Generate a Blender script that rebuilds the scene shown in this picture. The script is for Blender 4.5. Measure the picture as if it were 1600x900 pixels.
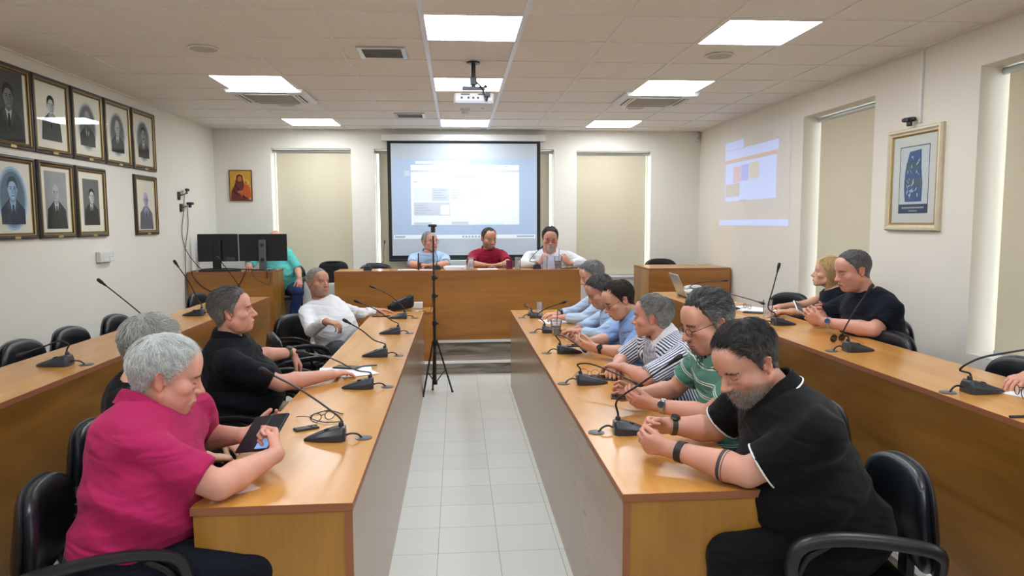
import bpy, bmesh, math, random
import numpy as np
from mathutils import Vector, Matrix
random.seed(7); RNG = np.random.default_rng(7)
PI = math.pi
SC = bpy.context.scene
COL = SC.collection
for o in list(bpy.data.objects): bpy.data.objects.remove(o)

# ------------------------------------------------------------------ camera
CF, CPI, CYA, CRO, CZ = 1117.427, .0912, .0761, -.0044, 1.62   # focal length for a 1600 px wide frame
def ray(u, v):
    a = (u-800)/CF; b = (v-450)/CF
    c, s = math.cos(-CRO), math.sin(-CRO); a, b = a*c-b*s, a*s+b*c
    y = math.cos(CPI) - b*math.sin(CPI); z = -math.sin(CPI) - b*math.cos(CPI)
    return Vector((a*math.cos(CYA)+y*math.sin(CYA), -a*math.sin(CYA)+y*math.cos(CYA), z))
CAM = Vector((0, 0, CZ))
def atY(u, v, Y): d = ray(u, v); return CAM + d*(Y/d.y)       # survey: image point at a known distance into the room
def atZ(u, v, Z): d = ray(u, v); return CAM + d*((Z-CZ)/d.z)
def atX(u, v, X): d = ray(u, v); return CAM + d*(X/d.x)
cam_d = bpy.data.cameras.new('camera'); cam = bpy.data.objects.new('camera', cam_d); COL.objects.link(cam)
cam_d.sensor_width = 36; cam_d.lens = 36*CF/1600; cam_d.clip_start = .05
_r = (ray(801, 450)-ray(800, 450)).normalized(); _f = ray(800, 450).normalized(); _u = _r.cross(_f).normalized()
cam.matrix_world = Matrix(((_r.x, _u.x, -_f.x, 0), (_r.y, _u.y, -_f.y, 0), (_r.z, _u.z, -_f.z, CZ), (0, 0, 0, 1)))
SC.camera = cam
# ------------------------------------------------------------------ world (daylight outside the blinds) and exposure
W = bpy.data.worlds.new('sky'); SC.world = W; W.use_nodes = True
W.node_tree.nodes['Background'].inputs[0].default_value = (.86, .95, 1, 1)
W.node_tree.nodes['Background'].inputs[1].default_value = 8.0
SC.view_settings.view_transform = 'Standard'; SC.view_settings.look = 'None'
SC.view_settings.exposure = 0.0; SC.view_settings.gamma = 1
SC.view_settings.use_curve_mapping = False
PANEL_STRENGTH = 21.5

# ------------------------------------------------------------------ materials
def srgb(r, g, b): return tuple(((c/255)/12.92 if c/255 <= .04045 else ((c/255+.055)/1.055)**2.4) for c in (r, g, b)) + (1,)
def newmat(name):
    m = bpy.data.materials.new(name); m.use_nodes = True
    nt = m.node_tree; return m, nt, nt.nodes, nt.links, nt.nodes['Principled BSDF']
def mat(name, rgb, rough=.5, metal=0, spec=.5, var=.0, scale=20., bump=0., bscale=60., coat=0, sheen=0, trans=0, emis=None, est=0):
    m, nt, N, L, B = newmat(name)
    c = srgb(*rgb); B.inputs['Base Color'].default_value = c
    B.inputs['Roughness'].default_value = rough; B.inputs['Metallic'].default_value = metal
    B.inputs['Specular IOR Level'].default_value = spec
    if coat: B.inputs['Coat Weight'].default_value = coat; B.inputs['Coat Roughness'].default_value = .12
    if sheen: B.inputs['Sheen Weight'].default_value = sheen; B.inputs['Sheen Roughness'].default_value = .5
    if trans: B.inputs['Transmission Weight'].default_value = trans
    if emis: B.inputs['Emission Color'].default_value = srgb(*emis); B.inputs['Emission Strength'].default_value = est
    tc = N.new('ShaderNodeTexCoord')
    n = N.new('ShaderNodeTexNoise'); n.inputs['Scale'].default_value = scale; n.inputs['Detail'].default_value = 3
    L.new(tc.outputs['Object'], n.inputs['Vector'])
    v = max(var, .03)
    mx = N.new('ShaderNodeMix'); mx.data_type = 'RGBA'
    mx.inputs['A'].default_value = tuple(x*(1-v) for x in c[:3])+(1,); mx.inputs['B'].default_value = tuple(min(1, x*(1+v)) for x in c[:3])+(1,)
    L.new(n.outputs['Fac'], mx.inputs['Factor']); L.new(mx.outputs['Result'], B.inputs['Base Color'])
    if bump:
        n2 = N.new('ShaderNodeTexNoise'); n2.inputs['Scale'].default_value = bscale; n2.inputs['Detail'].default_value = 4
        L.new(tc.outputs['Object'], n2.inputs['Vector'])
        b = N.new('ShaderNodeBump'); b.inputs['Strength'].default_value = bump; b.inputs['Distance'].default_value = .01
        L.new(n2.outputs['Fac'], b.inputs['Height']); L.new(b.outputs['Normal'], B.inputs['Normal'])
    return m
def wood(name, c0, c1, axis='Y', scale=1., rough=.3, contrast=1., bands=3.5):
    """laminate with grain running along one axis"""
    m, nt, N, L, B = newmat(name)
    tc = N.new('ShaderNodeTexCoord'); mp = N.new('ShaderNodeMapping')
    s = {'X': (.55, 4.2, 4.2), 'Y': (4.2, .55, 4.2), 'Z': (4.2, 4.2, .55)}[axis]
    mp.inputs['Scale'].default_value = [x*scale for x in s]; L.new(tc.outputs['Object'], mp.inputs['Vector'])
    n = N.new('ShaderNodeTexNoise'); n.inputs['Scale'].default_value = 1.1; n.inputs['Detail'].default_value = 2; n.inputs['Distortion'].default_value = .6
    L.new(mp.outputs[0], n.inputs['Vector'])
    mul = N.new('ShaderNodeMath'); mul.operation = 'MULTIPLY'; mul.inputs[1].default_value = bands; L.new(n.outputs['Fac'], mul.inputs[0])
    fr = N.new('ShaderNodeMath'); fr.operation = 'PINGPONG'; fr.inputs[1].default_value = .5; L.new(mul.outputs[0], fr.inputs[0])
    mp2 = N.new('ShaderNodeMapping'); mp2.inputs['Scale'].default_value = [x*scale*14 for x in s]; L.new(tc.outputs['Object'], mp2.inputs['Vector'])
    n2 = N.new('ShaderNodeTexNoise'); n2.inputs['Scale'].default_value = 1.; n2.inputs['Detail'].default_value = 5; L.new(mp2.outputs[0], n2.inputs['Vector'])
    a = N.new('ShaderNodeMath'); a.operation = 'MULTIPLY_ADD'; a.inputs[1].default_value = 1.1*contrast; a.inputs[2].default_value = .5-.45*contrast
    L.new(fr.outputs[0], a.inputs[0])
    b = N.new('ShaderNodeMath'); b.operation = 'MULTIPLY_ADD'; b.inputs[1].default_value = .5; L.new(n2.outputs['Fac'], b.inputs[0])
    b.inputs[2].default_value = -.25
    ad = N.new('ShaderNodeMath'); ad.operation = 'ADD'; L.new(a.outputs[0], ad.inputs[0]); L.new(b.outputs[0], ad.inputs[1]); ad.use_clamp = True
    mx = N.new('ShaderNodeMix'); mx.data_type = 'RGBA'; mx.inputs['A'].default_value = srgb(*c0); mx.inputs['B'].default_value = srgb(*c1)
    L.new(ad.outputs[0], mx.inputs['Factor']); L.new(mx.outputs['Result'], B.inputs['Base Color'])
    B.inputs['Roughness'].default_value = rough; B.inputs['Specular IOR Level'].default_value = .55
    return m
def attrmat(name, rough=.5, spec=.4, sheen=0, bump=0, bscale=300, sss=0):
    m, nt, N, L, B = newmat(name)
    a = N.new('ShaderNodeAttribute'); a.attribute_name = 'col'; L.new(a.outputs['Color'], B.inputs['Base Color'])
    B.inputs['Roughness'].default_value = rough; B.inputs['Specular IOR Level'].default_value = spec
    if sheen: B.inputs['Sheen Weight'].default_value = sheen
    if sss:
        B.inputs['Subsurface Weight'].default_value = sss; B.inputs['Subsurface Radius'].default_value = (1, .35, .2); B.inputs['Subsurface Scale'].default_value = .006
    if bump:
        tc = N.new('ShaderNodeTexCoord'); n2 = N.new('ShaderNodeTexNoise'); n2.inputs['Scale'].default_value = bscale; n2.inputs['Detail'].default_value = 3
        L.new(tc.outputs['Object'], n2.inputs['Vector'])
        b = N.new('ShaderNodeBump'); b.inputs['Strength'].default_value = bump; b.inputs['Distance'].default_value = .004
        L.new(n2.outputs['Fac'], b.inputs['Height']); L.new(b.outputs['Normal'], B.inputs['Normal'])
    return m
def cloth(name, rgb, stripe=None):
    """woven cloth with soft folds; stripe = (attribute, period, [(from, to, rgb)...])"""
    m, nt, N, L, B = newmat(name)
    B.inputs['Base Color'].default_value = srgb(*rgb); B.inputs['Roughness'].default_value = .88; B.inputs['Specular IOR Level'].default_value = .2
    B.inputs['Sheen Weight'].default_value = .04
    tc = N.new('ShaderNodeTexCoord')
    if stripe:
        at, per, bands = stripe
        a = N.new('ShaderNodeAttribute'); a.attribute_name = at
        dv = N.new('ShaderNodeMath'); dv.operation = 'DIVIDE'; dv.inputs[1].default_value = per; L.new(a.outputs['Fac'], dv.inputs[0])
        fr = N.new('ShaderNodeMath'); fr.operation = 'FRACT'; L.new(dv.outputs[0], fr.inputs[0])
        cr = N.new('ShaderNodeValToRGB'); cr.color_ramp.interpolation = 'CONSTANT'; e = cr.color_ramp.elements
        e[0].position = 0; e[0].color = srgb(*rgb); e[1].position = .999; e[1].color = srgb(*rgb)
        for f0, f1, c in bands:
            x = e.new(f0); x.color = srgb(*c); x = e.new(f1); x.color = srgb(*rgb)
        L.new(fr.outputs[0], cr.inputs[0]); L.new(cr.outputs[0], B.inputs['Base Color'])
    else:
        n = N.new('ShaderNodeTexNoise'); n.inputs['Scale'].default_value = 9; L.new(tc.outputs['Object'], n.inputs['Vector'])
        mx = N.new('ShaderNodeMix'); mx.data_type = 'RGBA'; c = srgb(*rgb)
        mx.inputs['A'].default_value = tuple(x*.93 for x in c[:3])+(1,); mx.inputs['B'].default_value = tuple(min(1, x*1.05) for x in c[:3])+(1,)
        L.new(n.outputs['Fac'], mx.inputs['Factor']); L.new(mx.outputs['Result'], B.inputs['Base Color'])
    mp = N.new('ShaderNodeMapping'); mp.inputs['Scale'].default_value = (1, 1, 2.6); L.new(tc.outputs['Object'], mp.inputs['Vector'])
    n1 = N.new('ShaderNodeTexNoise'); n1.inputs['Scale'].default_value = 6; n1.inputs['Detail'].default_value = 1; n1.inputs['Distortion'].default_value = .9
    L.new(mp.outputs[0], n1.inputs['Vector'])
    n2 = N.new('ShaderNodeTexNoise'); n2.inputs['Scale'].default_value = 700; L.new(tc.outputs['Object'], n2.inputs['Vector'])
    b1 = N.new('ShaderNodeBump'); b1.inputs['Strength'].default_value = .55; b1.inputs['Distance'].default_value = .035; L.new(n1.outputs['Fac'], b1.inputs['Height'])
    b2 = N.new('ShaderNodeBump'); b2.inputs['Strength'].default_value = .25; b2.inputs['Distance'].default_value = .001; L.new(n2.outputs['Fac'], b2.inputs['Height'])
    L.new(b1.outputs['Normal'], b2.inputs['Normal']); L.new(b2.outputs['Normal'], B.inputs['Normal'])
    return m
def emit(name, rgb, st):
    m = bpy.data.materials.new(name); m.use_nodes = True; nt = m.node_tree; nt.nodes.clear()
    e = nt.nodes.new('ShaderNodeEmission'); e.inputs[0].default_value = srgb(*rgb); e.inputs[1].default_value = st
    o = nt.nodes.new('ShaderNodeOutputMaterial'); nt.links.new(e.outputs[0], o.inputs[0]); return m
def thinglass(name, tint=(1, 1, 1), fac=.0, ior=1.45):
    m = bpy.data.materials.new(name); m.use_nodes = True; nt = m.node_tree; nt.nodes.clear(); N = nt.nodes; L = nt.links
    t = N.new('ShaderNodeBsdfTransparent'); t.inputs[0].default_value = (*tint, 1)
    g = N.new('ShaderNodeBsdfGlossy'); g.inputs['Roughness'].default_value = .02
    f = N.new('ShaderNodeFresnel'); f.inputs[0].default_value = ior
    a = N.new('ShaderNodeMath'); a.operation = 'ADD'; a.inputs[1].default_value = fac; a.use_clamp = True; L.new(f.outputs[0], a.inputs[0])
    x = N.new('ShaderNodeMixShader'); L.new(a.outputs[0], x.inputs[0]); L.new(t.outputs[0], x.inputs[1]); L.new(g.outputs[0], x.inputs[2])
    o = N.new('ShaderNodeOutputMaterial'); L.new(x.outputs[0], o.inputs[0]); return m

def tableglass(name):
    m = bpy.data.materials.new(name); m.use_nodes = True; nt = m.node_tree; nt.nodes.clear(); N = nt.nodes; L = nt.links
    t = N.new('ShaderNodeBsdfTransparent'); t.inputs[0].default_value = (.98, .98, .99, 1); d = N.new('ShaderNodeBsdfDiffuse'); d.inputs[0].default_value = (.85, .87, .9, 1)
    g = N.new('ShaderNodeBsdfGlossy'); g.inputs['Roughness'].default_value = .05; x = N.new('ShaderNodeMixShader'); x.inputs[0].default_value = .13; L.new(t.outputs[0], x.inputs[1]); L.new(d.outputs[0], x.inputs[2])
    f = N.new('ShaderNodeFresnel'); f.inputs[0].default_value = 1.2; y = N.new('ShaderNodeMixShader'); L.new(f.outputs[0], y.inputs[0]); L.new(x.outputs[0], y.inputs[1]); L.new(g.outputs[0], y.inputs[2])
    o = N.new('ShaderNodeOutputMaterial'); L.new(y.outputs[0], o.inputs[0]); return m

# ------------------------------------------------------------------ object helpers
def empty(name, loc=(0, 0, 0), rz=0):
    o = bpy.data.objects.new(name, None); COL.objects.link(o); o.location = loc; o.rotation_euler = (0, 0, rz); o.empty_display_size = .1
    return o
def tag(o, label=None, cat=None, group=None, kind=None):
    if label: o['label'] = label
    if cat: o['category'] = cat
    if group: o['group'] = group
    if kind: o['kind'] = kind
    return o
def thing(name, label, cat, loc=(0, 0, 0), rz=0, group=None):
    o = empty(name, loc, rz); tag(o, label, cat, group); bpy.context.view_layer.update(); return o
def link(name, me, mats, parent=None, smooth=None, local=True):
    """link a mesh; coordinates are in the parent's frame when local, else world"""
    o = bpy.data.objects.new(name, me); COL.objects.link(o)
    if not isinstance(mats, (list, tuple)): mats = [mats]
    for m in mats: me.materials.append(m)
    if parent is not None:
        o.parent = parent
        if not local: o.matrix_parent_inverse = parent.matrix_basis.inverted() if parent.parent is None else (parent.parent.matrix_basis @ parent.matrix_basis).inverted()
    if smooth is not None:
        try:
            me.shade_smooth() if smooth is True else None
        except Exception: pass
        if smooth is not True and smooth:
            for p in me.polygons: p.use_smooth = True
            bmx = bmesh.new(); bmx.from_mesh(me)
            for e in bmx.edges:
                if len(e.link_faces) == 2 and e.calc_face_angle(0) > smooth: e.smooth = False
            bmx.to_mesh(me); bmx.free()
    return o
class MB:
    """collects shapes into one mesh"""
    def __init__(s): s.v = []; s.f = []; s.m = []
    def add(s, vs, fs, mi=0, M=None):
        k = len(s.v)
        for p in vs:
            p = Vector(p); s.v.append(M @ p if M is not None else p)
        for f in fs: s.f.append([i+k for i in f]); s.m.append(mi)
        return s
    def box(s, a, b, mi=0, M=None):
        x0, y0, z0 = a; x1, y1, z1 = b
        vs = [(x0, y0, z0), (x1, y0, z0), (x1, y1, z0), (x0, y1, z0), (x0, y0, z1), (x1, y0, z1), (x1, y1, z1), (x0, y1, z1)]
        return s.add(vs, [(0, 3, 2, 1), (4, 5, 6, 7), (0, 1, 5, 4), (1, 2, 6, 5), (2, 3, 7, 6), (3, 0, 4, 7)], mi, M)
    def cbox(s, c, d, mi=0, M=None): return s.box([c[i]-d[i]/2 for i in range(3)], [c[i]+d[i]/2 for i in range(3)], mi, M)
    def prism(s, poly, z0, z1, mi=0, M=None):
        n = len(poly); vs = [(x, y, z0) for x, y in poly]+[(x, y, z1) for x, y in poly]
        fs = [tuple(range(n))[::-1], tuple(range(n, 2*n))]+[(i, (i+1) % n, n+(i+1) % n, n+i) for i in range(n)]
        return s.add(vs, fs, mi, M)
    def loft(s, rings, mi=0, M=None, cap=True, closed=True):
        n = len(rings[0]); vs = [p for r in rings for p in r]; fs = []
        for k in range(len(rings)-1):
            for i in range(n if closed else n-1):
                j = (i+1) % n; fs.append((k*n+i, k*n+j, (k+1)*n+j, (k+1)*n+i))
        if cap: fs.append(tuple(range(n))[::-1]); fs.append(tuple(range((len(rings)-1)*n, len(rings)*n)))
        return s.add(vs, fs, mi, M)
    def lathe(s, prof, n=24, mi=0, M=None):
        rings = [[(r*math.cos(2*PI*i/n), r*math.sin(2*PI*i/n), z) for i in range(n)] for r, z in prof]
        return s.loft(rings, mi, M)
    def tube(s, pts, r, n=8, mi=0, M=None, flat=1.):
        pts = [Vector(p) for p in pts]; rr = r if isinstance(r, (list, tuple)) else [r]*len(pts); rings = []
        t = (pts[1]-pts[0]).normalized(); a = t.orthogonal().normalized() if abs(t.z) > .9 else t.cross(Vector((0, 0, 1))).normalized()
        for i, p in enumerate(pts):
            t = (pts[min(i+1, len(pts)-1)]-pts[max(i-1, 0)]).normalized()
            a = (a - t*a.dot(t)).normalized(); b = t.cross(a)
            rings.append([p+a*(rr[i]*math.cos(2*PI*k/n))+b*(rr[i]*flat*math.sin(2*PI*k/n)) for k in range(n)])
        return s.loft(rings, mi, M)
    def sphere(s, c, r, n=12, mi=0, M=None):
        r = (r, r, r) if not isinstance(r, (tuple, list)) else r
        rings = []
        for k in range(n+1):
            th = PI*(k if 0 < k < n else (k+.02 if k == 0 else k-.02))/n
            rings.append([(c[0]+r[0]*math.sin(th)*math.cos(2*PI*i/(2*n)), c[1]+r[1]*math.sin(th)*math.sin(2*PI*i/(2*n)), c[2]-r[2]*math.cos(th)) for i in range(2*n)])
        return s.loft(rings, mi, M)
    def mesh(s, name):
        me = bpy.data.meshes.new(name); me.from_pydata([tuple(p) for p in s.v], [], s.f)
        for p, m in zip(me.polygons, s.m): p.material_index = m
        return me
    def build(s, name, mats, parent=None, smooth=.6, bevel=0, local=True, seg=2):
        me = s.mesh(name)
        bm = bmesh.new(); bm.from_mesh(me); bmesh.ops.recalc_face_normals(bm, faces=bm.faces); bm.to_mesh(me); bm.free()
        o = link(name, me, mats, parent, smooth, local)
        if bevel:
            b = o.modifiers.new('bevel', 'BEVEL'); b.width = bevel; b.segments = seg; b.limit_method = 'ANGLE'; b.angle_limit = .6; b.harden_normals = False
        return o
def curve_pts(ctrl, n=16):
    """Catmull-Rom through control points"""
    c = [Vector(p) for p in ctrl]; c = [c[0]*2-c[1]]+c+[c[-1]*2-c[-2]]; out = []
    seg = len(c)-3; per = max(2, n//seg)
    for i in range(seg):
        p0, p1, p2, p3 = c[i:i+4]
        for k in range(per):
            t = k/per
            out.append(.5*((2*p1)+(-p0+p2)*t+(2*p0-5*p1+4*p2-p3)*t*t+(-p0+3*p1-3*p2+p3)*t**3))
    out.append(c[-2]); return out
def superell(a, b, c, e1=.35, e2=.35, n=20, bend=0., M=None, mb=None, mi=0):
    """puffed cushion, half sizes a, b, c; bend curves it about z"""
    mb = mb or MB(); f = lambda w, e: math.copysign(abs(w)**e, w); rings = []
    for k in range(n+1):
        th = -PI/2+PI*k/n; th = max(min(th, PI/2-.01), -PI/2+.01); r = []
        for i in range(2*n):
            ph = 2*PI*i/(2*n)
            x = a*f(math.cos(th), e1)*f(math.cos(ph), e2); y = b*f(math.cos(th), e1)*f(math.sin(ph), e2); z = c*f(math.sin(th), e1)
            r.append((x, y+bend*(x/a)**2, z))
        rings.append(r)
    mb.loft(rings, mi, M); return mb
def frame_M(o, x, y, z):
    o, x, y, z = Vector(o), Vector(x), Vector(y), Vector(z)
    return Matrix(((x.x, y.x, z.x, o.x), (x.y, y.y, z.y, o.y), (x.z, y.z, z.z, o.z), (0, 0, 0, 1)))
def copy_thing(root, loc, rz, label, group=None):
    c = root.copy(); COL.objects.link(c); c.location = loc; c.rotation_euler = (0, 0, rz); tag(c, label, None, group)
    for ch in root.children:
        d = ch.copy(); COL.objects.link(d); d.parent = c
        for g in ch.children:
            e = g.copy(); COL.objects.link(e); e.parent = d
    return c
# ------------------------------------------------------------------ the room
XL, XR, YB, YF, ZC = -3.06, 3.237, 9.42, -2.2, 2.809
M_WALL = mat('wall_paint', (228, 224, 212), rough=.75, var=.02, scale=3, bump=.06, bscale=180)
M_WALLR = mat('wall_paint_right', (228, 221, 208), rough=.75, var=.02, scale=3, bump=.06, bscale=180)
M_WHITE = mat('white_paint', (225, 226, 222), rough=.4)
M_TILE_C = mat('ceiling_board', (236, 231, 224), rough=.9, var=.05, scale=90, bump=.15, bscale=350)
M_TBAR = mat('ceiling_bar', (232, 230, 226), rough=.5)
M_TBARW = mat('ceiling_bar_blue_lit', (226, 232, 242), rough=.35)  # bluish light on the two wide runners is put into their colour
M_ALU = mat('aluminium', (196, 200, 200), rough=.35, metal=.7)
M_BLIND = mat('blind_cloth', (212, 202, 176), rough=.85, var=.03, scale=60, bump=.05, bscale=600)
M_BLACK = mat('black_plastic', (24, 25, 28), rough=.38)
M_BLACKM = mat('black_matt', (20, 20, 22), rough=.6)
M_DARK = mat('dark_grey_plastic', (46, 49, 55), rough=.35)
M_VINYL = mat('black_vinyl', (20, 24, 30), rough=.33, bump=.08, bscale=220)
M_STEEL = mat('black_steel', (22, 22, 24), rough=.4, metal=.3)
M_PAPER = mat('paper', (232, 233, 236), rough=.8)
M_GLASS = thinglass('clear_glass', (.94, .95, .96), .04)
M_PLAST = mat('white_plastic', (222, 222, 220), rough=.4)
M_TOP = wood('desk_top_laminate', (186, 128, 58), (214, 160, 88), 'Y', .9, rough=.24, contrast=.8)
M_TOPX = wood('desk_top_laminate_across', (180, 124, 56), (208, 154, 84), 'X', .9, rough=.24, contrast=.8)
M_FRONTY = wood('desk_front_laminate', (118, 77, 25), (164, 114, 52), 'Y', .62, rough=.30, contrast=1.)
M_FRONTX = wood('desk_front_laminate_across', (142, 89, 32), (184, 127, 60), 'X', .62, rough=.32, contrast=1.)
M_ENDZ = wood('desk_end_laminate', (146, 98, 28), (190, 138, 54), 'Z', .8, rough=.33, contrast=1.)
M_AISLE = wood('desk_aisle_laminate_greyed', (136, 104, 74), (162, 130, 98), 'Y', .6, rough=.22, contrast=.45, bands=2)  # greyed base colour paints in the grazing reflections on the aisle faces
M_EDGE = mat('edge_band', (150, 92, 58), rough=.45, var=.08, scale=14)
def floor_tile():
    m, nt, N, L, B = newmat('floor_tile')
    tc = N.new('ShaderNodeTexCoord'); mp = N.new('ShaderNodeMapping'); mp.inputs['Location'].default_value = (.1109, -3.4034, 0)
    L.new(tc.outputs['Object'], mp.inputs['Vector'])
    b = N.new('ShaderNodeTexBrick'); b.offset = 0; b.inputs['Scale'].default_value = 1; b.inputs['Brick Width'].default_value = .3; b.inputs['Row Height'].default_value = .3
    b.inputs['Mortar Size'].default_value = .0016; b.inputs['Mortar Smooth'].default_value = .2; b.inputs['Bias'].default_value = 0
    b.inputs['Color1'].default_value = srgb(204, 204, 196); b.inputs['Color2'].default_value = srgb(198, 199, 191); b.inputs['Mortar'].default_value = srgb(128, 126, 118)
    L.new(mp.outputs[0], b.inputs['Vector']); L.new(b.outputs['Color'], B.inputs['Base Color']); B.inputs['Roughness'].default_value = .35
    return m
M_FLOOR = floor_tile()
def plank():
    m, nt, N, L, B = newmat('platform_plank')
    tc = N.new('ShaderNodeTexCoord'); mp = N.new('ShaderNodeMapping'); mp.inputs['Scale'].default_value = (1.6, 16, 16); L.new(tc.outputs['Object'], mp.inputs['Vector'])
    n = N.new('ShaderNodeTexNoise'); n.inputs['Scale'].default_value = 1.4; n.inputs['Detail'].default_value = 6; n.inputs['Distortion'].default_value = 1.; L.new(mp.outputs[0], n.inputs['Vector'])
    c = N.new('ShaderNodeValToRGB'); c.color_ramp.elements[0].position = .35; c.color_ramp.elements[0].color = srgb(84, 76, 66); c.color_ramp.elements[1].position = .68; c.color_ramp.elements[1].color = srgb(158, 147, 132)
    L.new(n.outputs['Fac'], c.inputs[0]); L.new(c.outputs[0], B.inputs['Base Color']); B.inputs['Roughness'].default_value = .45; return m
M_PLANK = plank()
def struct(name, mb, m, bevel=0): o = mb.build(name, m, smooth=None, bevel=bevel); o['kind'] = 'structure'; return o
struct('floor', MB().box((XL-.3, YF-.3, -.1), (XR+.4, YB+.4, 0)), M_FLOOR)
# walls with window recesses
T = .30
mb = MB(); wins_b = [(-2.357, -1.347, .88, 2.575), (-1.055, 1.281, .88, 2.57), (1.577, 2.578, .88, 2.555)]
x = XL-T
for a, b, z0, z1 in wins_b:
    mb.box((x, YB, 0), (a, YB+T, ZC+.1)); mb.box((a, YB, 0), (b, YB+T, z0)); mb.box((a, YB, z1), (b, YB+T, ZC+.1)); x = b
mb.box((x, YB, 0), (XR+.6, YB+T, ZC+.1)); struct('wall_back', mb, M_WALL)
struct('wall_left', MB().box((XL-T, YF-.3, 0), (XL, YB, ZC+.1)), M_WALL)
mb = MB(); T2 = .32; wins_r = [(1.0, 2.15, .76, 2.57), (3.1, 4.285, .76, 2.57), (5.408, 6.56, .76, 2.588)]; y = YF-.3
for a, b, z0, z1 in wins_r:
    mb.box((XR, y, 0), (XR+T2, a, ZC+.1)); mb.box((XR, a, 0), (XR+T2, b, z0)); mb.box((XR, a, z1), (XR+T2, b, ZC+.1)); y = b
mb.box((XR, y, 0), (XR+T2, YB, ZC+.1)); struct('wall_right', mb, M_WALLR)
struct('wall_front', MB().box((XL, YF-.3, 0), (XR, YF, ZC+.1)), M_WALL)
# windows: frame + pane in each recess, blinds are things of their own
def window(n, a, b, z0, z1, axis):
    w = .014
    def bx(mb, p0, p1, q0, q1, d0, d1):      # p along the wall, q height, d depth
        mb.box((p0, d0, q0), (p1, d1, q1)) if axis == 'y' else mb.box((d0, p0, q0), (d1, p1, q1))
    D = (YB+.20, YB+.25) if axis == 'y' else (XR+.23, XR+.28)
    mb = MB(); bx(mb, a, a+w, z0, z1, *D); bx(mb, b-w, b, z0, z1, *D); bx(mb, a, b, z0, z0+w, *D); bx(mb, a, b, z1-w, z1, *D)
    o = struct('window_%d' % n, mb, M_WHITE); mid = (D[0]+D[1])/2
    g = MB(); bx(g, a+w, b-w, z0+w, z1-w, mid-.004, mid+.004); g.build('pane', M_GLASS, o, smooth=None)
    s = MB(); d0 = (YB-.015 if axis == 'y' else XR+.001); d1 = D[0]
    bx(s, a-.0+.001, b-.001, z0, z0+.018, d0, d1); so = s.build('window_sill', M_WHITE, o, smooth=None)
k = 1
for a, b, z0, z1 in wins_b: window(k, a, b, z0, z1, 'y'); k += 1
for a, b, z0, z1 in wins_r: window(k, a, b, z0, z1, 'x'); k += 1
def blind(label, a, b, z0, z1, axis, gl=.03, gr=.012, drop=.0, group='beige roller blinds'):
    """gl / gr: daylight gap at the low / high end"""
    mid = (a+b)/2
    t = thing('roller_blind', label, 'blind', (mid, YB+.115, z1) if axis == 'y' else (XR+.155, mid, z1), 0 if axis == 'y' else PI/2, group)
    h = (b-a)/2; zt = -.045
    MB().box((-h+gl, -.002, z0-z1+.02+drop), (h-gr, .002, zt)).build('blind_cloth', M_BLIND, t, smooth=None)
    MB().tube([(-h+.004, 0, -.03), (h-.004, 0, -.03)], .022, 14).build('roller_tube', M_ALU, t, smooth=.6)
    MB().box((-h+gl, -.008, z0-z1+.018+drop), (h-gr, .008, z0-z1+.04+drop)).build('bottom_bar', M_ALU, t, smooth=None)
    MB().tube([(-h+.018, -.02, -.04), (-h+.02, -.02, -1.2)], .0022, 6).build('pull_chain', M_WHITE, t, smooth=.6)
    return t
blind('beige roller blind left of the projection screen above the black bag', *wins_b[0], 'y', .045, .012)
blind('beige roller blind mostly hidden behind the projection screen', *wins_b[1], 'y', .05, .05)
blind('beige roller blind on the back wall right of the projection screen', *wins_b[2], 'y', .012, .045)
blind('beige roller blind on the right wall at the photo edge', *wins_r[1], 'x', .04, .05)
blind('beige roller blind on the right wall between projected picture and framed poster', *wins_r[2], 'x', .04, .035)
blind('beige roller blind of the right wall window nearest the camera', *wins_r[0], 'x', .03, .03, drop=1.15)
# ceiling: boards, bars
GX, GY = -.1917, 4.2276
panels = [(0, 0), (0, 3), (0, 7), (3, 0), (3, 3), (3, 7), (-3, 3), (-3, 7), (0, -4), (3, -4), (-3, -4), (0, -8), (3, -8), (-3, -8)]
cass = {(-3, 4), (3, 4)}
mb = MB()
for i in range(-5, 6):
    for j in range(-11, 9):
        if (i, j) in panels: continue
        x0, y0 = GX+.6*i, GY+.6*j; x1, y1 = x0+.6, y0+.6
        x0, x1 = max(x0, XL), min(x1, XR); y1 = min(y1, YB); y0 = max(y0, YF)
        if x1-x0 < .02 or y1-y0 < .02: continue
        mb.box((x0, y0, ZC+.006), (x1, y1, ZC+.02))
mb.box((XL-.3, YF-.3, ZC+.1), (XR+.6, YB+.4, ZC+.2)); struct('ceiling', mb, M_TILE_C)
mb = MB(); mw = MB()
for i in range(-4, 6):
    x0 = GX+.6*i; m_ = mw if i in (0, 1) else mb; hw = .015 if i in (0, 1) else .010
    m_.box((x0-hw, YF, ZC-.001 if i in (0, 1) else ZC), (x0+hw, YB, ZC+.007))
for j in range(-10, 9):
    y0 = GY+.6*j; mb.box((XL, y0-.008, ZC+.0005), (XR, y0+.008, ZC+.0068))
for a, b in (((XL, YF, ZC-.004), (XL+.022, YB, ZC+.006)), ((XR-.022, YF, ZC-.004), (XR, YB, ZC+.006)), ((XL, YB-.022, ZC-.004), (XR, YB, ZC+.006))): mb.box(a, b)
struct('trim_1', mb, M_TBAR); struct('trim_2', mw, M_TBARW)
M_PANEL = emit('panel_light', (240, 247, 255), PANEL_STRENGTH)
pl = {(0, 0): 'square ceiling light panel in the middle row, nearest the camera', (0, 3): 'square ceiling light panel in the middle row, half hidden behind the projector', (0, 7): 'square ceiling light panel in the middle row, farthest, before the projection screen',
      (3, 0): 'square ceiling light panel in the right row, nearest and largest', (3, 3): 'square ceiling light panel in the right row beside the air conditioner', (3, 7): 'square ceiling light panel in the right row, farthest from the camera',
      (-3, 3): 'square ceiling light panel in the left row beside the air conditioner', (-3, 7): 'square ceiling light panel in the left row, farthest from the camera'}
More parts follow.
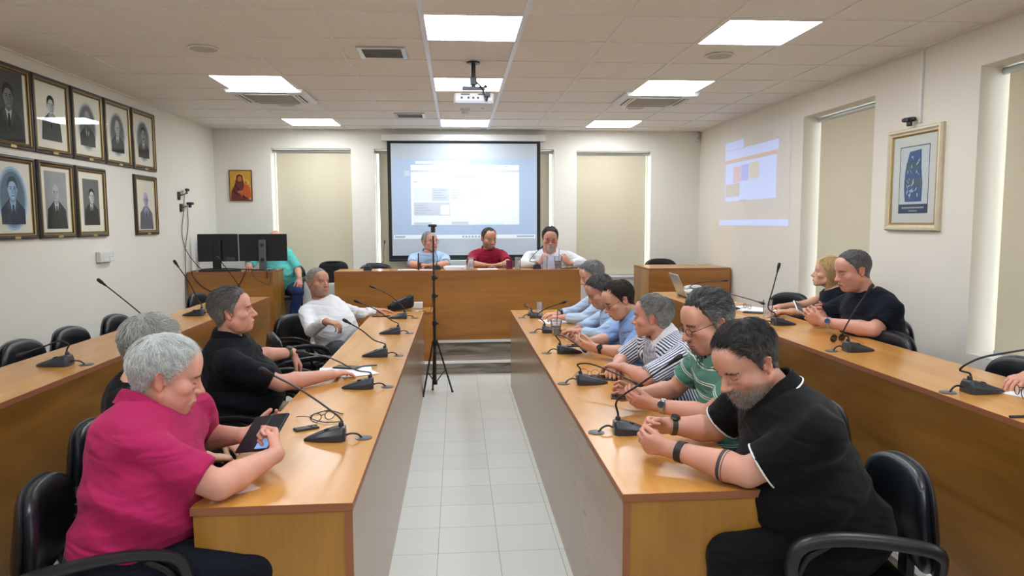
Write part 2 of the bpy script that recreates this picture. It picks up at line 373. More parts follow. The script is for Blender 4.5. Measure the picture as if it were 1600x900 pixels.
proto = None
for (i, j) in panels:
    lab = pl.get((i, j), 'square ceiling light panel behind the camera position'); loc = (GX+.6*i+.3, GY+.6*j+.3, ZC)
    if proto is None:
        proto = thing('ceiling_light', lab, 'ceiling light', loc, 0, 'ceiling light panels')
        MB().box((-.283, -.283, -.002), (.283, .283, .004)).build('diffuser', M_PANEL, proto, smooth=None)
        m = MB()
        for a, b in (((-.29, -.29, -.003), (.29, -.283, .03)), ((-.29, .283, -.003), (.29, .29, .03)), ((-.29, -.283, -.003), (-.283, .283, .03)), ((.283, -.283, -.003), (.29, .283, .03)), ((-.283, -.283, .02), (.283, .283, .03))): m.box(a, b)
        m.build('housing', M_WHITE, proto, smooth=None)
    else: copy_thing(proto, loc, 0, lab, 'ceiling light panels')
# platforms
struct('trim_3', MB().box((XL, YF, 0), (-1.80, 7.595, .138)), M_PLANK)
struct('trim_4', MB().box((1.955, YF, 0), (XR, 7.595, .138)), M_PLANK)
struct('trim_5', MB().box((XL, 7.595, 0), (XR, 8.13, .138)), M_PLANK)
struct('trim_6', MB().box((XL, 8.13, 0), (XR, YB, .278)), M_PLANK)
mb = MB()
mb.box((-1.79, 7.585, .118), (1.945, 7.615, .143)); mb.box((XL, 8.118, .255), (XR, 8.15, .283))
mb.box((-1.815, YF, .115), (-1.785, 7.6, .143)); mb.box((1.94, YF, .115), (1.97, 7.6, .143))
struct('trim_7', mb, M_WHITE)
mb = MB(); mb.box((XL, YF, 0), (XL+.012, YB, .07)) ; struct('baseboard_left', MB().box((XL, YF, .138), (XL+.012, 8.13, .21)).box((XL, 8.13, .278), (XL+.012, YB, .35)), M_WHITE)
# ------------------------------------------------------------------ desks
def long_desk(label, x0, x1, y0, y1, zb, zt, inner, fmat, tmat, emat=M_ENDZ):
    """desk running along Y; inner = x of the aisle side"""
    out = x1 if inner == x0 else x0; cx, cy = (x0+x1)/2, (y0+y1)/2
    t = thing('council_desk', label, 'desk', (cx, cy, zb)); h = zt-zb; s = 1 if inner == x1 else -1; w = (x1-x0)/2; L = (y1-y0)/2
    th = .025
    o = MB().box((-w, -L, h-th+.002), (w, L, h)).build('desktop', [tmat], t, smooth=None)
    e = MB(); e.box((-w-.0015, -L-.002, h-th), (w+.0015, -L+.001, h-.0006)); e.box((-w-.0015, L-.001, h-th), (w+.0015, L+.0015, h-.0006))
    e.box((s*w-.001 if s > 0 else -w-.0015, -L, h-th), (w+.0015 if s > 0 else -w+.001, L, h-.0006)); e.build('edge_band', M_EDGE, o, smooth=None)
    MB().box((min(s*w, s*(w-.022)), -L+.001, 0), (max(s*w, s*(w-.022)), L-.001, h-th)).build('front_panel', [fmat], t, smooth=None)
    e = MB(); e.box((min(s*w, s*(w-.024)), -L-.0005, 0), (max(s*w, s*(w-.024)), -L+.0015, h-th-.001)); e.build('panel_edge_band', M_EDGE, t, smooth=None)
    for yy in (-L+.008, L-.03): MB().box((min(s*(w-.024), -s*(w-.004)), yy, 0), (max(s*(w-.024), -s*(w-.004)), yy+.022, h-th)).build('end_panel', [emat], t, smooth=None)
    for k in range(1, 4): MB().box((min(s*(w-.024), -s*(w-.14)), -L+2*L*k/4, 0), (max(s*(w-.024), -s*(w-.14)), -L+2*L*k/4+.02, h-th)).build('divider', [emat], t, smooth=None)
    return t
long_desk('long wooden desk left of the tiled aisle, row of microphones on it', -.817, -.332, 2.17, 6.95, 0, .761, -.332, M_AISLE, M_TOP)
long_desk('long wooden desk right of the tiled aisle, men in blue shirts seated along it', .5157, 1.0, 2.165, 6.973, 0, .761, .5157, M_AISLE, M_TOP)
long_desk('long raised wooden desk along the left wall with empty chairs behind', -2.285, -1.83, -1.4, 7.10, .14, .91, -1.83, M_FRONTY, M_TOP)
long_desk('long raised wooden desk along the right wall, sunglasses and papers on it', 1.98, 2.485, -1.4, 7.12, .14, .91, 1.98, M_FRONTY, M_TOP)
def cross_desk(label, x0, x1, y0, y1, zb, zt, side=True):
    t = thing('council_desk', label, 'desk', ((x0+x1)/2, (y0+y1)/2, zb)); h = zt-zb; w = (x1-x0)/2; L = (y1-y0)/2; th = .025
    o = MB().box((-w, -L, h-th+.001), (w, L, h)).build('desktop', [M_TOPX], t, smooth=None)
    e = MB(); e.box((-w-.0015, -L-.002, h-th), (w+.0015, -L+.001, h-.0006)); e.box((-w-.0015, -L, h-th), (-w+.001, L, h-.0006)); e.box((w-.001, -L, h-th), (w+.0015, L, h-.0006)); e.build('edge_band', M_EDGE, o, smooth=None)
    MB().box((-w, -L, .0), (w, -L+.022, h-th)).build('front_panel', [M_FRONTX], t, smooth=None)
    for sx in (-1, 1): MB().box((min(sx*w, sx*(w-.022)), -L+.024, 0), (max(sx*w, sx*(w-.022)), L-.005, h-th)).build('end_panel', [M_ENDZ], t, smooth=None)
    return t
cross_desk('wide raised wooden head desk below the projection screen', -1.385, 1.42, 8.16, 8.60, .283, 1.08)
cross_desk('wooden computer desk in the back left corner under black monitors', -3.045, -2.10, 8.31, 8.86, .283, 1.08)
cross_desk('wooden desk in the back right corner with one empty chair', 2.232, 3.21, 8.2, 8.92, .283, 1.08)
t = cross_desk('low wooden side table on the step beyond the left aisle desk', -.80, -.275, 7.64, 8.10, .143, .672)
# ------------------------------------------------------------------ screen and projected pictures
t = thing('projection_screen', 'large pull-down projection screen with black border showing a computer desktop', 'screen', (.105, YB-.06, 2.70))
w = .985
MB().box((-1.055, -.05, -.035), (1.055, .05, .05)).build('housing', M_WHITE, t, smooth=.5, bevel=.008)
zt_, zb_ = -.035, -1.56
MB().box((-w, -.003, zb_), (w, .003, zt_)).build('border', M_BLACKM, t, smooth=None)
M_SCR = mat('screen_cloth', (188, 196, 204), rough=.9, emis=(186, 202, 220), est=.12)  # faint glow here and below stands in for the projector's light
sc = MB().box((-w+.045, -.006, zb_+.06), (w-.045, -.0035, zt_-.03)).build('screen_cloth', M_SCR, t, smooth=None)
MB().tube([(-w, 0, zb_-.0), (w, 0, zb_)], .016, 10).build('bottom_bar', M_BLACKM, t, smooth=.6)
def lit(n, rgb, s=.5): return mat('projected_'+n, rgb, rough=.9, emis=rgb, est=s)
L_BG = lit('blue', (168, 188, 212), .22); L_WH = lit('white', (216, 224, 232), .36); L_GR = lit('grey', (190, 200, 210), .28); L_OR = lit('orange', (238, 214, 200), .4); L_DK = lit('dark', (158, 170, 184), .2)
L_LB = lit('light_blue', (200, 220, 240), .4)
def rects(parent, name, mt, rs, y, u0, v0, ux, vz, sub=True):
    for (a, b, c, d) in rs: MB().box(((a-u0)*ux, y-.0004, (v0-d)*vz), ((c-u0)*ux, y, (v0-b)*vz)).build(name, mt, parent, smooth=None)
# survey of the picture on the screen, photo units to metres at the wall (7.50 mm each)
kx = 2*(w-.045)/(841.5-611.5); cu = 726.5; vt = 221.5; kz = (zt_-.03-zb_-.06)/(397.5-221.5)
def R(name, mt, rs, dy): return rects(t, name, mt, [(a, b+(zt_-.03)/kz*-0, c, d) for a, b, c, d in rs], -.0062-dy, cu, vt+(zt_-.03)/kz, kx, kz)
R('projected_desktop', L_BG, [(614, 245, 839, 371)], .0004)
R('projected_window', L_WH, [(642, 255, 813, 349), (614, 365, 839, 371), (679, 248, 732, 255), (650, 249, 677, 253)], .0010)
R('projected_bars', L_GR, [(642, 263, 813, 266.5), (674.5, 291, 702, 311.5), (646, 313.5, 703, 334.5), (646, 345, 674, 349), (705, 344, 732, 348.5), (632, 264, 640, 272)], .0016)
R('projected_tiles', L_LB, [(646, 291, 674, 311), (703.5, 291, 731, 311.5), (752, 346, 788, 349)], .0016)
R('projected_cards', L_OR, [(733, 291, 759.5, 311.5)], .0016); R('projected_card_face', L_WH, [(734, 292, 758.8, 310.8), (688, 318, 702, 333)], .0022)
rs = []
for r_ in range(4):
    for (a, wd, v) in ((677, 20, 294), (705, 18, 294), (735, 18, 294), (648, 26, 318)): rs.append((a, v+r_*4, a+wd*(.6+.4*((r_*7+a) % 3)/2), v+r_*4+.7))
for k_ in range(6): rs.append((722+k_*5, 366.5, 725+k_*5, 369.5))
rs += [(616, 366.5, 632, 369), (809, 366.5, 837, 369), (646, 281, 653, 282), (712, 272, 742, 273), (790, 257, 795, 258)]
R('projected_text', L_DK, rs, .0028)
# second picture on the right wall, glowing patches stand in for projected light
t2 = thing('projected_picture', 'skewed bright projected computer window on the right wall', 'projection', (XR-.002, 7.73, 2.1), PI/2)
def R2(name, mt, rs, d):   # y, z rectangles on the wall
    for y0, z0, y1, z1 in rs: MB().box((y0-7.73, .0002*d, z0-2.1), (y1-7.73, .0002*(d+1), z1-2.1)).build(name, mt, t2, smooth=None)
P_BG = mat('wall_projection_dim', (224, 217, 208), rough=.8, emis=(190, 196, 225), est=.05); P_W = mat('wall_projection_light', (200, 208, 235), rough=.8, emis=(178, 196, 250), est=.36)
P_O = mat('wall_projection_orange', (225, 200, 184), rough=.8, emis=(236, 190, 165), est=.16); P_R = mat('wall_projection_red', (216, 198, 204), rough=.8, emis=(222, 188, 198), est=.2); P_V = mat('wall_projection_violet', (180, 180, 220), rough=.8, emis=(160, 165, 225), est=.4)
P_Y = mat('wall_projection_yellow', (212, 206, 192), rough=.8, emis=(205, 202, 195), est=.28); P_T = mat('wall_projection_tan', (214, 208, 198), rough=.8, emis=(180, 176, 165), est=.14)
R2('projected_backdrop', P_BG, [(6.80, 1.60, 8.66, 2.62)], 1)
R2('projected_window', P_W, [(7.1, 1.86, 8.48, 2.30), (7.06, 2.345, 8.50, 2.45), (7.95, 2.46, 8.50, 2.55), (6.80, 1.575, 8.66, 1.64)], 3)
R2('projected_bar', P_O, [(7.08, 2.315, 8.52, 2.345)], 5)
R2('projected_card', P_R, [(8.02, 2.07, 8.24, 2.25)], 5); R2('projected_card', P_V, [(7.80, 2.08, 8.01, 2.26)], 5); R2('projected_card', P_Y, [(7.52, 2.09, 7.78, 2.27)], 5)
R2('projected_card', P_T, [(8.04, 1.91, 8.46, 2.06), (7.85, 1.83, 8.05, 1.87), (7.2, 2.46, 7.7, 2.56)], 5)
# ------------------------------------------------------------------ ceiling fittings
def cassette(x, y, label):
    t = thing('air_conditioner', label, 'air conditioner', (x, y, ZC), 0, 'ceiling cassette air conditioners')
    m = MB(); w = .345
    ring = lambda a, z: [(-a, -a, z), (a, -a, z), (a, a, z), (-a, a, z)]
    m.loft([ring(w, -.004), ring(w-.02, -.032), ring(w-.07, -.036), ring(w-.13, -.036)], cap=False); m.box((-w+.02, -w+.02, -.004), (w-.02, w-.02, .02))
    m.build('bezel', M_PLAST, t, smooth=.5)
    g = MB()
    for k in range(16): g.box((-.20, -.20+k*.0258, -.036), (.20, -.19+k*.0258, -.028))
    g.box((-.21, -.21, -.030), (.21, .21, -.024)); g.build('intake_grille', mat('grille_grey', (186, 182, 174), rough=.6), t, smooth=None)
    for k, (dx, dy) in enumerate(((0, -1), (0, 1), (-1, 0), (1, 0))):
        a, b = (.19, .022) if dy else (.022, .19); c = (dx*.265, dy*.265)
        MB().box((c[0]-a, c[1]-b, -.0375), (c[0]+a, c[1]+b, -.033)).build('louvre', mat('slot_dark', (74, 70, 64), rough=.7), t, smooth=None)
        a, b = (.19, .010) if dy else (.010, .19); MB().box((c[0]-a, c[1]-b, -.041), (c[0]+a, c[1]+b, -.038)).build('flap', M_PLAST, t, smooth=None)
    return t
cassette(GX-1.5, GY+2.7, 'square ceiling cassette air conditioner on the left behind a light panel')
cassette(GX+2.1, GY+2.7, 'square ceiling cassette air conditioner on the right behind a light panel')
def vent(x, y, label):
    t = thing('air_vent', label, 'air vent', (x, y, ZC), 0, 'ceiling air vents')
    f = MB()
    for a, b in (((-.165, -.165, -.006), (.165, -.135, .004)), ((-.165, .135, -.006), (.165, .165, .004)), ((-.165, -.135, -.006), (-.135, .135, .004)), ((.135, -.135, -.006), (.165, .135, .004))): f.box(a, b)
    f.build('frame', M_ALU, t, smooth=None)
    s = MB(); s.box((-.135, -.135, .002), (.135, .135, .005))
    for k in range(9):
        y0 = -.125+k*.03; s.add([(-.135, y0, -.005), (.135, y0, -.005), (.135, y0+.018, .002), (-.135, y0+.018, .002), (-.135, y0+.002, -.006), (.135, y0+.002, -.006), (.135, y0+.02, .001), (-.135, y0+.02, .001)], [(0, 1, 2, 3), (7, 6, 5, 4), (0, 4, 5, 1), (2, 6, 7, 3), (1, 5, 6, 2), (0, 3, 7, 4)])
    s.build('slats', mat('vent_grey', (190, 188, 184), rough=.6), t, smooth=None)
vent(-.505, 5.20, 'square slatted ceiling vent left of the nearest middle light')
vent(-.505, 8.15, 'square slatted ceiling vent farthest from the camera, near the screen')
M_SPK = mat('speaker_grille', (190, 184, 178), rough=.7)
for x, y, l in ((-1.708, 5.145, 'round ceiling speaker at the left, nearer the camera'), (-1.692, 7.449, 'round ceiling speaker at the left behind the air conditioner'), (1.896, 5.146, 'round ceiling speaker at the right, nearer the camera'), (1.87, 7.476, 'round ceiling speaker at the right behind the air conditioner')):
    t = thing('ceiling_speaker', l, 'speaker', (x, y, ZC), 0, 'round ceiling speakers')
    MB().lathe([(.1, .004), (.105, -.004), (.098, -.008), (.09, -.006)], 28).build('rim', M_TBAR, t, smooth=.6)
    MB().lathe([(.089, .0), (.089, -.0065), (.05, -.008), (.001, -.0085)], 28).build('grille', M_SPK, t, smooth=.6)
t = thing('smoke_detector', 'small white round smoke detector on the ceiling past the projector', 'smoke detector', (.1, 7.646, ZC))
MB().lathe([(.055, .003), (.055, -.02), (.05, -.025), (.001, -.025)], 24).build('base', M_PLAST, t, smooth=.6); MB().lathe([(.036, -.025), (.040, -.045), (.03, -.055), (.001, -.056)], 24).build('sensor_head', M_PLAST, t, smooth=.6)
# projector
P = thing('projector', 'white ceiling projector hung on a black bracket below the light panels', 'projector', (.135, 5.45, ZC))
m = MB(); m.lathe([(.05, -.001), (.05, -.012), (.02, -.014)], 16); m.tube([(0, 0, -.01), (0, 0, -.19)], .016, 10); m.cbox((0, 0, -.14), (.05, .05, .05)); m.box((-.085, -.05, -.20), (.085, .05, -.185))
m.tube([(.085, 0, -.185), (.095, 0, -.17)], .012, 8); m.build('ceiling_bracket', M_BLACK, P, smooth=.6)
bz = -.285
b = MB(); b.loft([[(x, y, z) for x, y in ((-.145, -.10), (.145, -.10), (.155, .11), (-.155, .11))] for z in (bz-.035, bz+.045)])
pb = b.build('body', M_PLAST, P, smooth=.5, bevel=.014)
MB().box((-.13, -.103, bz-.030), (.13, -.0985, bz-.012)).build('lower_lip', mat('lip_grey', (180, 190, 205), rough=.3), pb, smooth=None)
for k, x in enumerate((-.09, -.04, -.005, .03)): MB().lathe([(.008, 0), (.008, .003), (.001, .003)], 12, M=Matrix.Translation((x, -.1005, bz+.008)) @ Matrix.Rotation(PI/2, 4, 'X')).build('socket', M_BLACK, pb, smooth=.6)
MB().box((-.095, -.1025, bz+.028), (-.03, -.1, bz+.037)).build('vent_slot', M_DARK, pb, smooth=None); MB().box((.03, -.1025, bz+.028), (.10, -.1, bz+.037)).build('vent_slot', M_DARK, pb, smooth=None)
MB().cbox((.10, -.105, bz+.03), (.035, .02, .03)).build('plug', M_BLACK, pb, smooth=.5)
MB().tube(curve_pts([(.1, -.11, bz+.02), (.085, -.125, bz-.01), (.06, -.10, -.21), (.02, -.02, -.15)], 16), .006, 8).build('cable', M_BLACK, pb, smooth=.6)
MB().lathe([(.03, 0), (.034, .02), (.03, .021), (.001, .012)], 18, M=Matrix.Translation((.07, .108, bz)) @ Matrix.Rotation(-PI/2, 4, 'X')).build('lens', M_BLACK, P, smooth=.6)
t = thing('motion_sensor', 'small white motion sensor high in the back right corner', 'sensor', (3.19, YB-.01, 2.735))
superell(.03, .03, .055, .4, .5, 10).build('sensor_body', M_PLAST, t, smooth=1.)
MB().cbox((0, -.028, -.012), (.03, .006, .035)).build('sensor_window', M_SPK, t, smooth=None)
# cable duct, webcam above the poster
t = thing('cable_duct', 'thin white cable duct running down from the ceiling to the framed poster', 'cable duct', (XR-.008, 4.84, 2.55))
MB().box((-.008, -.011, -.25), (.008, .011, .26)).build('duct', M_WHITE, t, smooth=None, bevel=.002)
def webcam(label, loc, rz, group=None, s=1.):
    t = thing('webcam', label, 'webcam', loc, rz, group)
    m = superell(.055*s, .016*s, .016*s, .5, .5, 10); m.build('camera_body', M_BLACK, t, smooth=1.)
    MB().lathe([(.012, 0), (.013, .012), (.001, .012)], 14, M=Matrix.Translation((0, -.012, 0)) @ Matrix.Rotation(PI/2, 4, 'X')).build('lens', M_DARK, t, smooth=.6)
    MB().box((-.018, -.005, -.045), (.018, .012, -.014)).build('clip', M_BLACK, t, smooth=.5, bevel=.003)
    return t
webcam('black webcam fixed on top of the gold framed poster', (XR-.05, 4.90, 2.33), PI/2+.3-PI)
webcam('upper black webcam on the left wall above the monitors', (XL+.05, 8.33, 2.0), PI/2+.2, 'webcams on the left wall')
webcam('lower black webcam on the left wall above the monitors', (XL+.06, 8.38, 1.85), PI/2-.3, 'webcams on the left wall')
for y, z in ((8.2, 1.93), (8.25, 1.80)):
    t = thing('webcam_bracket', 'black webcam bracket on the left wall, %s of the two' % ('upper' if z > 1.9 else 'lower'), 'bracket', (XL, y, z), 0)
    MB().box((0, -.03, -.045), (.018, .03, .045)).build('plate', M_BLACK, t, smooth=.5, bevel=.008); MB().tube([(.01, .0, .0), (.05, .06, .02), (.055, .10, .045)], .007, 8).build('arm', M_BLACK, t, smooth=.6)
def cable(label, pts, r=.004, m=None, name='cable', cat='cable', group=None):
    o = MB().tube(curve_pts(pts, 40), r, 6).build(name, m or M_BLACK, None, smooth=1.); tag(o, label, cat, group); return o
cable('thin black cable hanging from the upper wall webcam to the computer desk', [(XL+.02, 8.33, 1.95), (XL+.012, 8.30, 1.75), (XL+.015, 8.22, 1.5), (XL+.02, 8.34, 1.3), (XL+.10, 8.42, 1.14), (XL+.12, 8.5, 1.095)])
cable('thin black cable hanging from the lower wall webcam behind the desk', [(XL+.02, 8.40, 1.82), (XL+.012, 8.42, 1.6), (XL+.015, 8.30, 1.35), (XL+.011, 8.28, 1.1), (XL+.012, 8.26, .85), (XL+.014, 8.24, .6)])
# double wall socket
t = thing('wall_socket', 'white surface-mounted double socket on the left wall under the portraits', 'socket', (XL, 6.44, 1.342), 0)
MB().box((0, -.12, -.045), (.045, .12, .045)).build('box', M_PLAST, t, smooth=.5, bevel=.006)
for y in (-.055, .06):
    w = MB().lathe([(.034, 0), (.036, .004), (.028, .004), (.026, -.004), (.001, -.004)], 20, M=Matrix.Translation((.0445, y, 0)) @ Matrix.Rotation(PI/2, 4, 'Y')).build('outlet', M_WHITE, t, smooth=.6)
    for s in (-1, 1): MB().box((.0425, y-.003+s*.012, -.003), (.0455, y+.003+s*.012, .003)).build('pin_hole', M_BLACK, w, smooth=None)
# ------------------------------------------------------------------ portraits on the left wall
M_FRAME = mat('dark_wood_frame', (48, 36, 32), rough=.3, var=.2, scale=30); M_GOLD = mat('gilt', (176, 146, 84), rough=.35, metal=.55, var=.15, scale=40)
M_MAT = mat('mount_board', (232, 226, 210), rough=.9); M_MATW = mat('mount_board_white', (216, 214, 206), rough=.9); M_BRASS = mat('brass_plate', (190, 165, 95), rough=.3, metal=.6)
G = lambda v, b=0: mat('ink_%d' % v, (v, v+b//2, v+b), rough=.9)
INK = {v: mat('print_grey', (v, v+1, v+1), rough=.9, var=.12, scale=25) for v in (28, 45, 62, 85, 110, 135, 160, 185, 205)}
INKB = {v: mat('print_blue_grey', (int(v*.85), v, min(255, int(v*1.12))), rough=.9, var=.12, scale=25) for v in (50, 80, 120, 160, 200)}
INKV = {v: mat('print_violet', (v, int(v*.95), min(255, int(v*1.15))), rough=.9, var=.1, scale=25) for v in (70, 110, 150, 190)}
M_PANE = thinglass('picture_glass', (.98, .99, .98), .0, 1.28)
def blob(cx, cz, rx, rz, n=26, sq=1., a0=0., a1=2*PI): return [(cx+rx*math.copysign(abs(math.cos(t))**sq, math.cos(t)), cz+rz*math.copysign(abs(math.sin(t))**sq, math.sin(t))) for t in np.linspace(a0, a1, n+1)[:-1]]
def flat(parent, name, m, polys, y):
    """flat printed shapes in the local xz plane, facing -y"""
    b = MB()
    for p in polys: b.add([(x, y, z) for x, z in p], [tuple(range(len(p)))])
    me = b.mesh(name); return link(name, me, m, parent)
def moulding(w, h, prof, mb):
    """mitred frame; prof = (inset from the outer edge, depth)"""
    rings = []
    for ins, d in prof: a, c = w/2-ins, h/2-ins; rings.append([(-a, -d, -c), (a, -d, -c), (a, -d, c), (-a, -d, c)])
    mb.loft(rings, cap=False); return mb
def picture(label, y, z, w, h, img, matw=.075, cat='portrait', name='framed_portrait', group='framed portraits on the left wall', plate=True, matm=None, art='print'):
    t = thing(name, label, cat, (XL, y, z), PI/2, group)     # local x = along the wall (+Y), local -y = into the room
    moulding(w, h, [(0, 0), (0, .016), (.006, .026), (.016, .028), (.026, .022)], MB()).build('frame', M_FRAME, t, smooth=.4)
    moulding(w, h, [(.0262, .021), (.030, .026), (.036, .020)], MB()).build('gilt_edge', M_GOLD, t, smooth=.4)
    f2 = moulding(w, h, [(.036, .020), (.040, .014), (.044, .014)], MB()).build('inner_edge', M_FRAME, t, smooth=.4)
    moulding(w, h, [(.044, .013), (.048, .010)], MB()).build('gilt_slip', M_GOLD, t, smooth=.4)
    MB().box((-w/2+.006, -.009, -h/2+.006), (w/2-.006, -.002, h/2-.006)).build('mount', matm or M_MAT, t, smooth=None)
    img(t, w, h)
    if plate: MB().box((-.032, -.0295, -h/2+.006), (.032, -.0275, -h/2+.024)).build('name_plate', M_BRASS, t, smooth=None)
    flat(t, 'glass', M_PANE, [[(-w/2+.046, -h/2+.046), (w/2-.046, -h/2+.046), (w/2-.046, h/2-.046), (-w/2+.046, h/2-.046)]], -.0125)
    return t
def bust(I, vig='oval', hair=62, suit=45, skin=185, bg=None, look=0, bald=False, beard=False, s=1., glasses=False, hl=.0, tie=28, shirt=205, moust=False, dz=0.):
    def f(t, w, h, s=s*1.22):
        a, c = .125*s, .165*s
        y = -.0095; st = .0002
        def L(nm, key, polys):
            nonlocal y
            y -= st; return flat(pic, nm, I[key] if not isinstance(key, str) else key, polys, y)
        pic = empty('picture', (0, 0, dz)); pic.parent = t
        if vig == 'oval':
            flat(pic, 'vignette', I[min(I, key=lambda k: abs(k-205))], [blob(0, -.005, a*1.0, c*1.0)], y-.00005)
            L('vignette', min(I, key=lambda k: abs(k-160)), [blob(0, -.005, a*.90, c*.92)]); L('vignette', min(I, key=lambda k: abs(k-110)), [blob(0, -.005, a*.80, c*.84)])
        elif vig == 'rect': L('background', bg or 135, [[(-a, -c*1.1), (a, -c*1.1), (a, c*1.1), (-a, c*1.1)]])
        k = lambda v: min(I, key=lambda q: abs(q-v))
        cl = (lambda p: [(max(-a*(.8 if vig == 'oval' else 1), min(a*(.8 if vig == 'oval' else 1), x)), max(-c*(.82 if vig == 'oval' else 1.1), z)) for x, z in p])
        L('suit', k(suit), [cl([(-.028*s, -.005*s), (-.07*s, -.035*s), (-.105*s, -.06*s), (-.118*s, -.20*s), (.118*s, -.20*s), (.105*s, -.06*s), (.07*s, -.035*s), (.028*s, -.005*s)])])
        L('shirt_front', k(shirt), [[(-.027*s, -.012*s), (0, -.11*s), (.027*s, -.012*s), (0, .01*s)]]); L('tie', k(tie), [[(-.007*s, -.035*s), (-.012*s, -.09*s), (0, -.11*s), (.012*s, -.09*s), (.007*s, -.035*s)]])
        L('lapel', k(suit*1.35), [cl([(-.030*s, -.012*s), (-.055*s, -.045*s), (-.035*s, -.055*s), (-.004*s, -.115*s)]), cl([(.030*s, -.012*s), (.004*s, -.115*s), (.035*s, -.055*s), (.055*s, -.045*s)])])
        x0 = look*.006*s
        L('neck', k(skin*.8), [[(-.02*s, .02*s), (-.024*s, -.015*s), (0, -.03*s), (.024*s, -.015*s), (.02*s, .02*s)]])
        if not bald: L('hair', k(hair), [blob(x0-.002*look, .062*s, .043*s, .048*s, 26, .9)])
        L('ear', k(skin*.85), [blob(-.037*s, .04*s, .006*s, .012*s, 10), blob(.037*s, .04*s, .006*s, .012*s, 10)])
        L('face', k(skin), [blob(x0, .038*s+(.008*s if bald else 0), .036*s, (.054 if bald else .047)*s, 28, .92)])
        L('face_shade', k(skin*.82), [blob(x0+.022*s*(1 if look >= 0 else -1), .032*s, .010*s, .036*s, 16), [(x0-.004*s, .045*s), (x0-.007*s, .022*s), (x0+.006*s, .020*s), (x0+.003*s, .045*s)]])
        L('brow', k(hair*.9), [[(x0+sx*.006*s, .056*s), (x0+sx*.024*s, .058*s), (x0+sx*.026*s, .054*s), (x0+sx*.006*s, .052*s)][::sx] for sx in (-1, 1)])
        L('eye', k(28), [blob(x0+sx*.0145*s, .046*s, .0055*s, .003*s, 10) for sx in (-1, 1)]); L('mouth', k(85), [blob(x0, .010*s, .012*s, .0022*s, 12)])
        if moust: L('moustache', k(hair), [[(x0-.020*s, .010*s), (x0-.010*s, .021*s), (x0, .018*s), (x0+.010*s, .021*s), (x0+.020*s, .010*s), (x0, .013*s)]])
        if beard: L('beard', k(205 if beard == 'white' else hair), [[(x0-.030*s, .012*s), (x0, .004*s), (x0+.030*s, .012*s), (x0+.022*s, -.030*s), (x0, -.045*s), (x0-.022*s, -.030*s)]])
        if glasses:
            for sx in (-1, 1):
                o = blob(x0+sx*.0155*s, .045*s, .0125*s, .009*s, 16, .8); L('spectacle_rim', k(28), [[o[i], o[(i+1) % 16], (x0+sx*.0155*s+(o[(i+1) % 16][0]-x0-sx*.0155*s)*.84, .045*s+(o[(i+1) % 16][1]-.045*s)*.84), (x0+sx*.0155*s+(o[i][0]-x0-sx*.0155*s)*.84, .045*s+(o[i][1]-.045*s)*.84)] for i in range(16)])
    return f
zt1, zb1 = 2.724, 2.14; zt2, zb2 = 2.10, 1.51
def PY(a, b, lab, row, img, **k):
    z0, z1 = (zb1, zt1) if row == 1 else (zb2, zt2); picture(lab, (a+b)/2, (z0+z1)/2, b-a-.012, z1-z0-.01, img, **k)
PY(4.97, 5.495, 'framed dark grey portrait photo of a man, upper row, cut by the photo edge', 1, bust(INK, 'rect', bg=85, s=1.15, suit=62, skin=135, hair=45))
PY(5.495, 6.01, 'framed faded drawing of a dark-haired man with tie, upper row', 1, bust(INK, None, hair=45, suit=85, s=.95, skin=205, tie=28, dz=.03))
PY(6.025, 6.545, 'framed oval portrait of a bearded man, upper row centre', 1, bust(INK, 'oval', bald=True, suit=45, skin=160, beard='dark', hair=85))
PY(6.555, 7.075, 'framed oval portrait of a white-haired man with moustache, upper row', 1, bust(INK, 'oval', bald=True, suit=28, skin=185, hair=205, moust=True))
PY(7.09, 7.615, 'framed oval portrait of a dark-haired man, upper row, farthest from the camera', 1, bust(INK, 'oval', hair=28, suit=28, skin=160, moust=True))
PY(4.95, 5.475, 'framed bluish oval portrait of a man in a suit, lower row, at the photo edge', 2, bust(INKB, 'oval', hair=80, suit=50, skin=200, s=1.1))
PY(5.505, 6.005, 'framed tall photo of an old man leaning his head on one hand, lower row', 2, bust(INK, 'rect', bg=160, bald=True, suit=45, skin=185, s=.98, look=-1))
PY(6.03, 6.535, 'framed high-contrast photo of a man outdoors, lower row', 2, bust(INK, 'rect', bg=110, hair=28, suit=45, skin=205, s=.86, look=1))
PY(7.085, 7.60, 'framed violet drawing of a man with spectacles, hung alone in the lower row', 2, bust(INKV, None, hair=190, suit=110, skin=190, glasses=True, bald=True, tie=70, s=1.05))
# small religious icon (a plain generic stand-in)
t = thing('icon_painting', 'small gold and red painted icon on the back wall left of the blind', 'painting', (-2.735, YB, 2.105), 0)
MB().box((-.142, -.02, -.195), (.142, 0, .195)).build('panel', mat('icon_wood', (92, 44, 26), rough=.5), t, smooth=None, bevel=.002)
IC = lambda n, c: mat('icon_'+n, c, rough=.5, var=.18, scale=45)
flat(t, 'gold_ground', IC('gold', (196, 148, 50)), [[(-.13, -.182), (.13, -.182), (.13, .182), (-.13, .182)]], -.0203)
flat(t, 'halo', IC('halo', (222, 176, 72)), [blob(-.01, .085, .062, .066), blob(.072, .035, .036, .038)], -.0206)
flat(t, 'robe', IC('robe', (104, 36, 30)), [[(-.055, .08), (-.05, .125), (-.01, .145), (.03, .125), (.036, .06), (.05, .01), (.085, -.06), (.10, -.182), (-.125, -.182), (-.115, -.07), (-.075, .0)]], -.0209)
flat(t, 'child_robe', IC('child', (196, 82, 40)), [[(.045, .012), (.095, .010), (.12, -.05), (.125, -.15), (.03, -.165), (-.02, -.09), (.03, -.05)]], -.0212)
flat(t, 'face', IC('face', (170, 110, 62)), [blob(-.008, .082, .027, .035), blob(.068, .034, .019, .022), [(-.04, -.075), (.02, -.06), (.03, -.085), (-.03, -.10)]], -.0215)
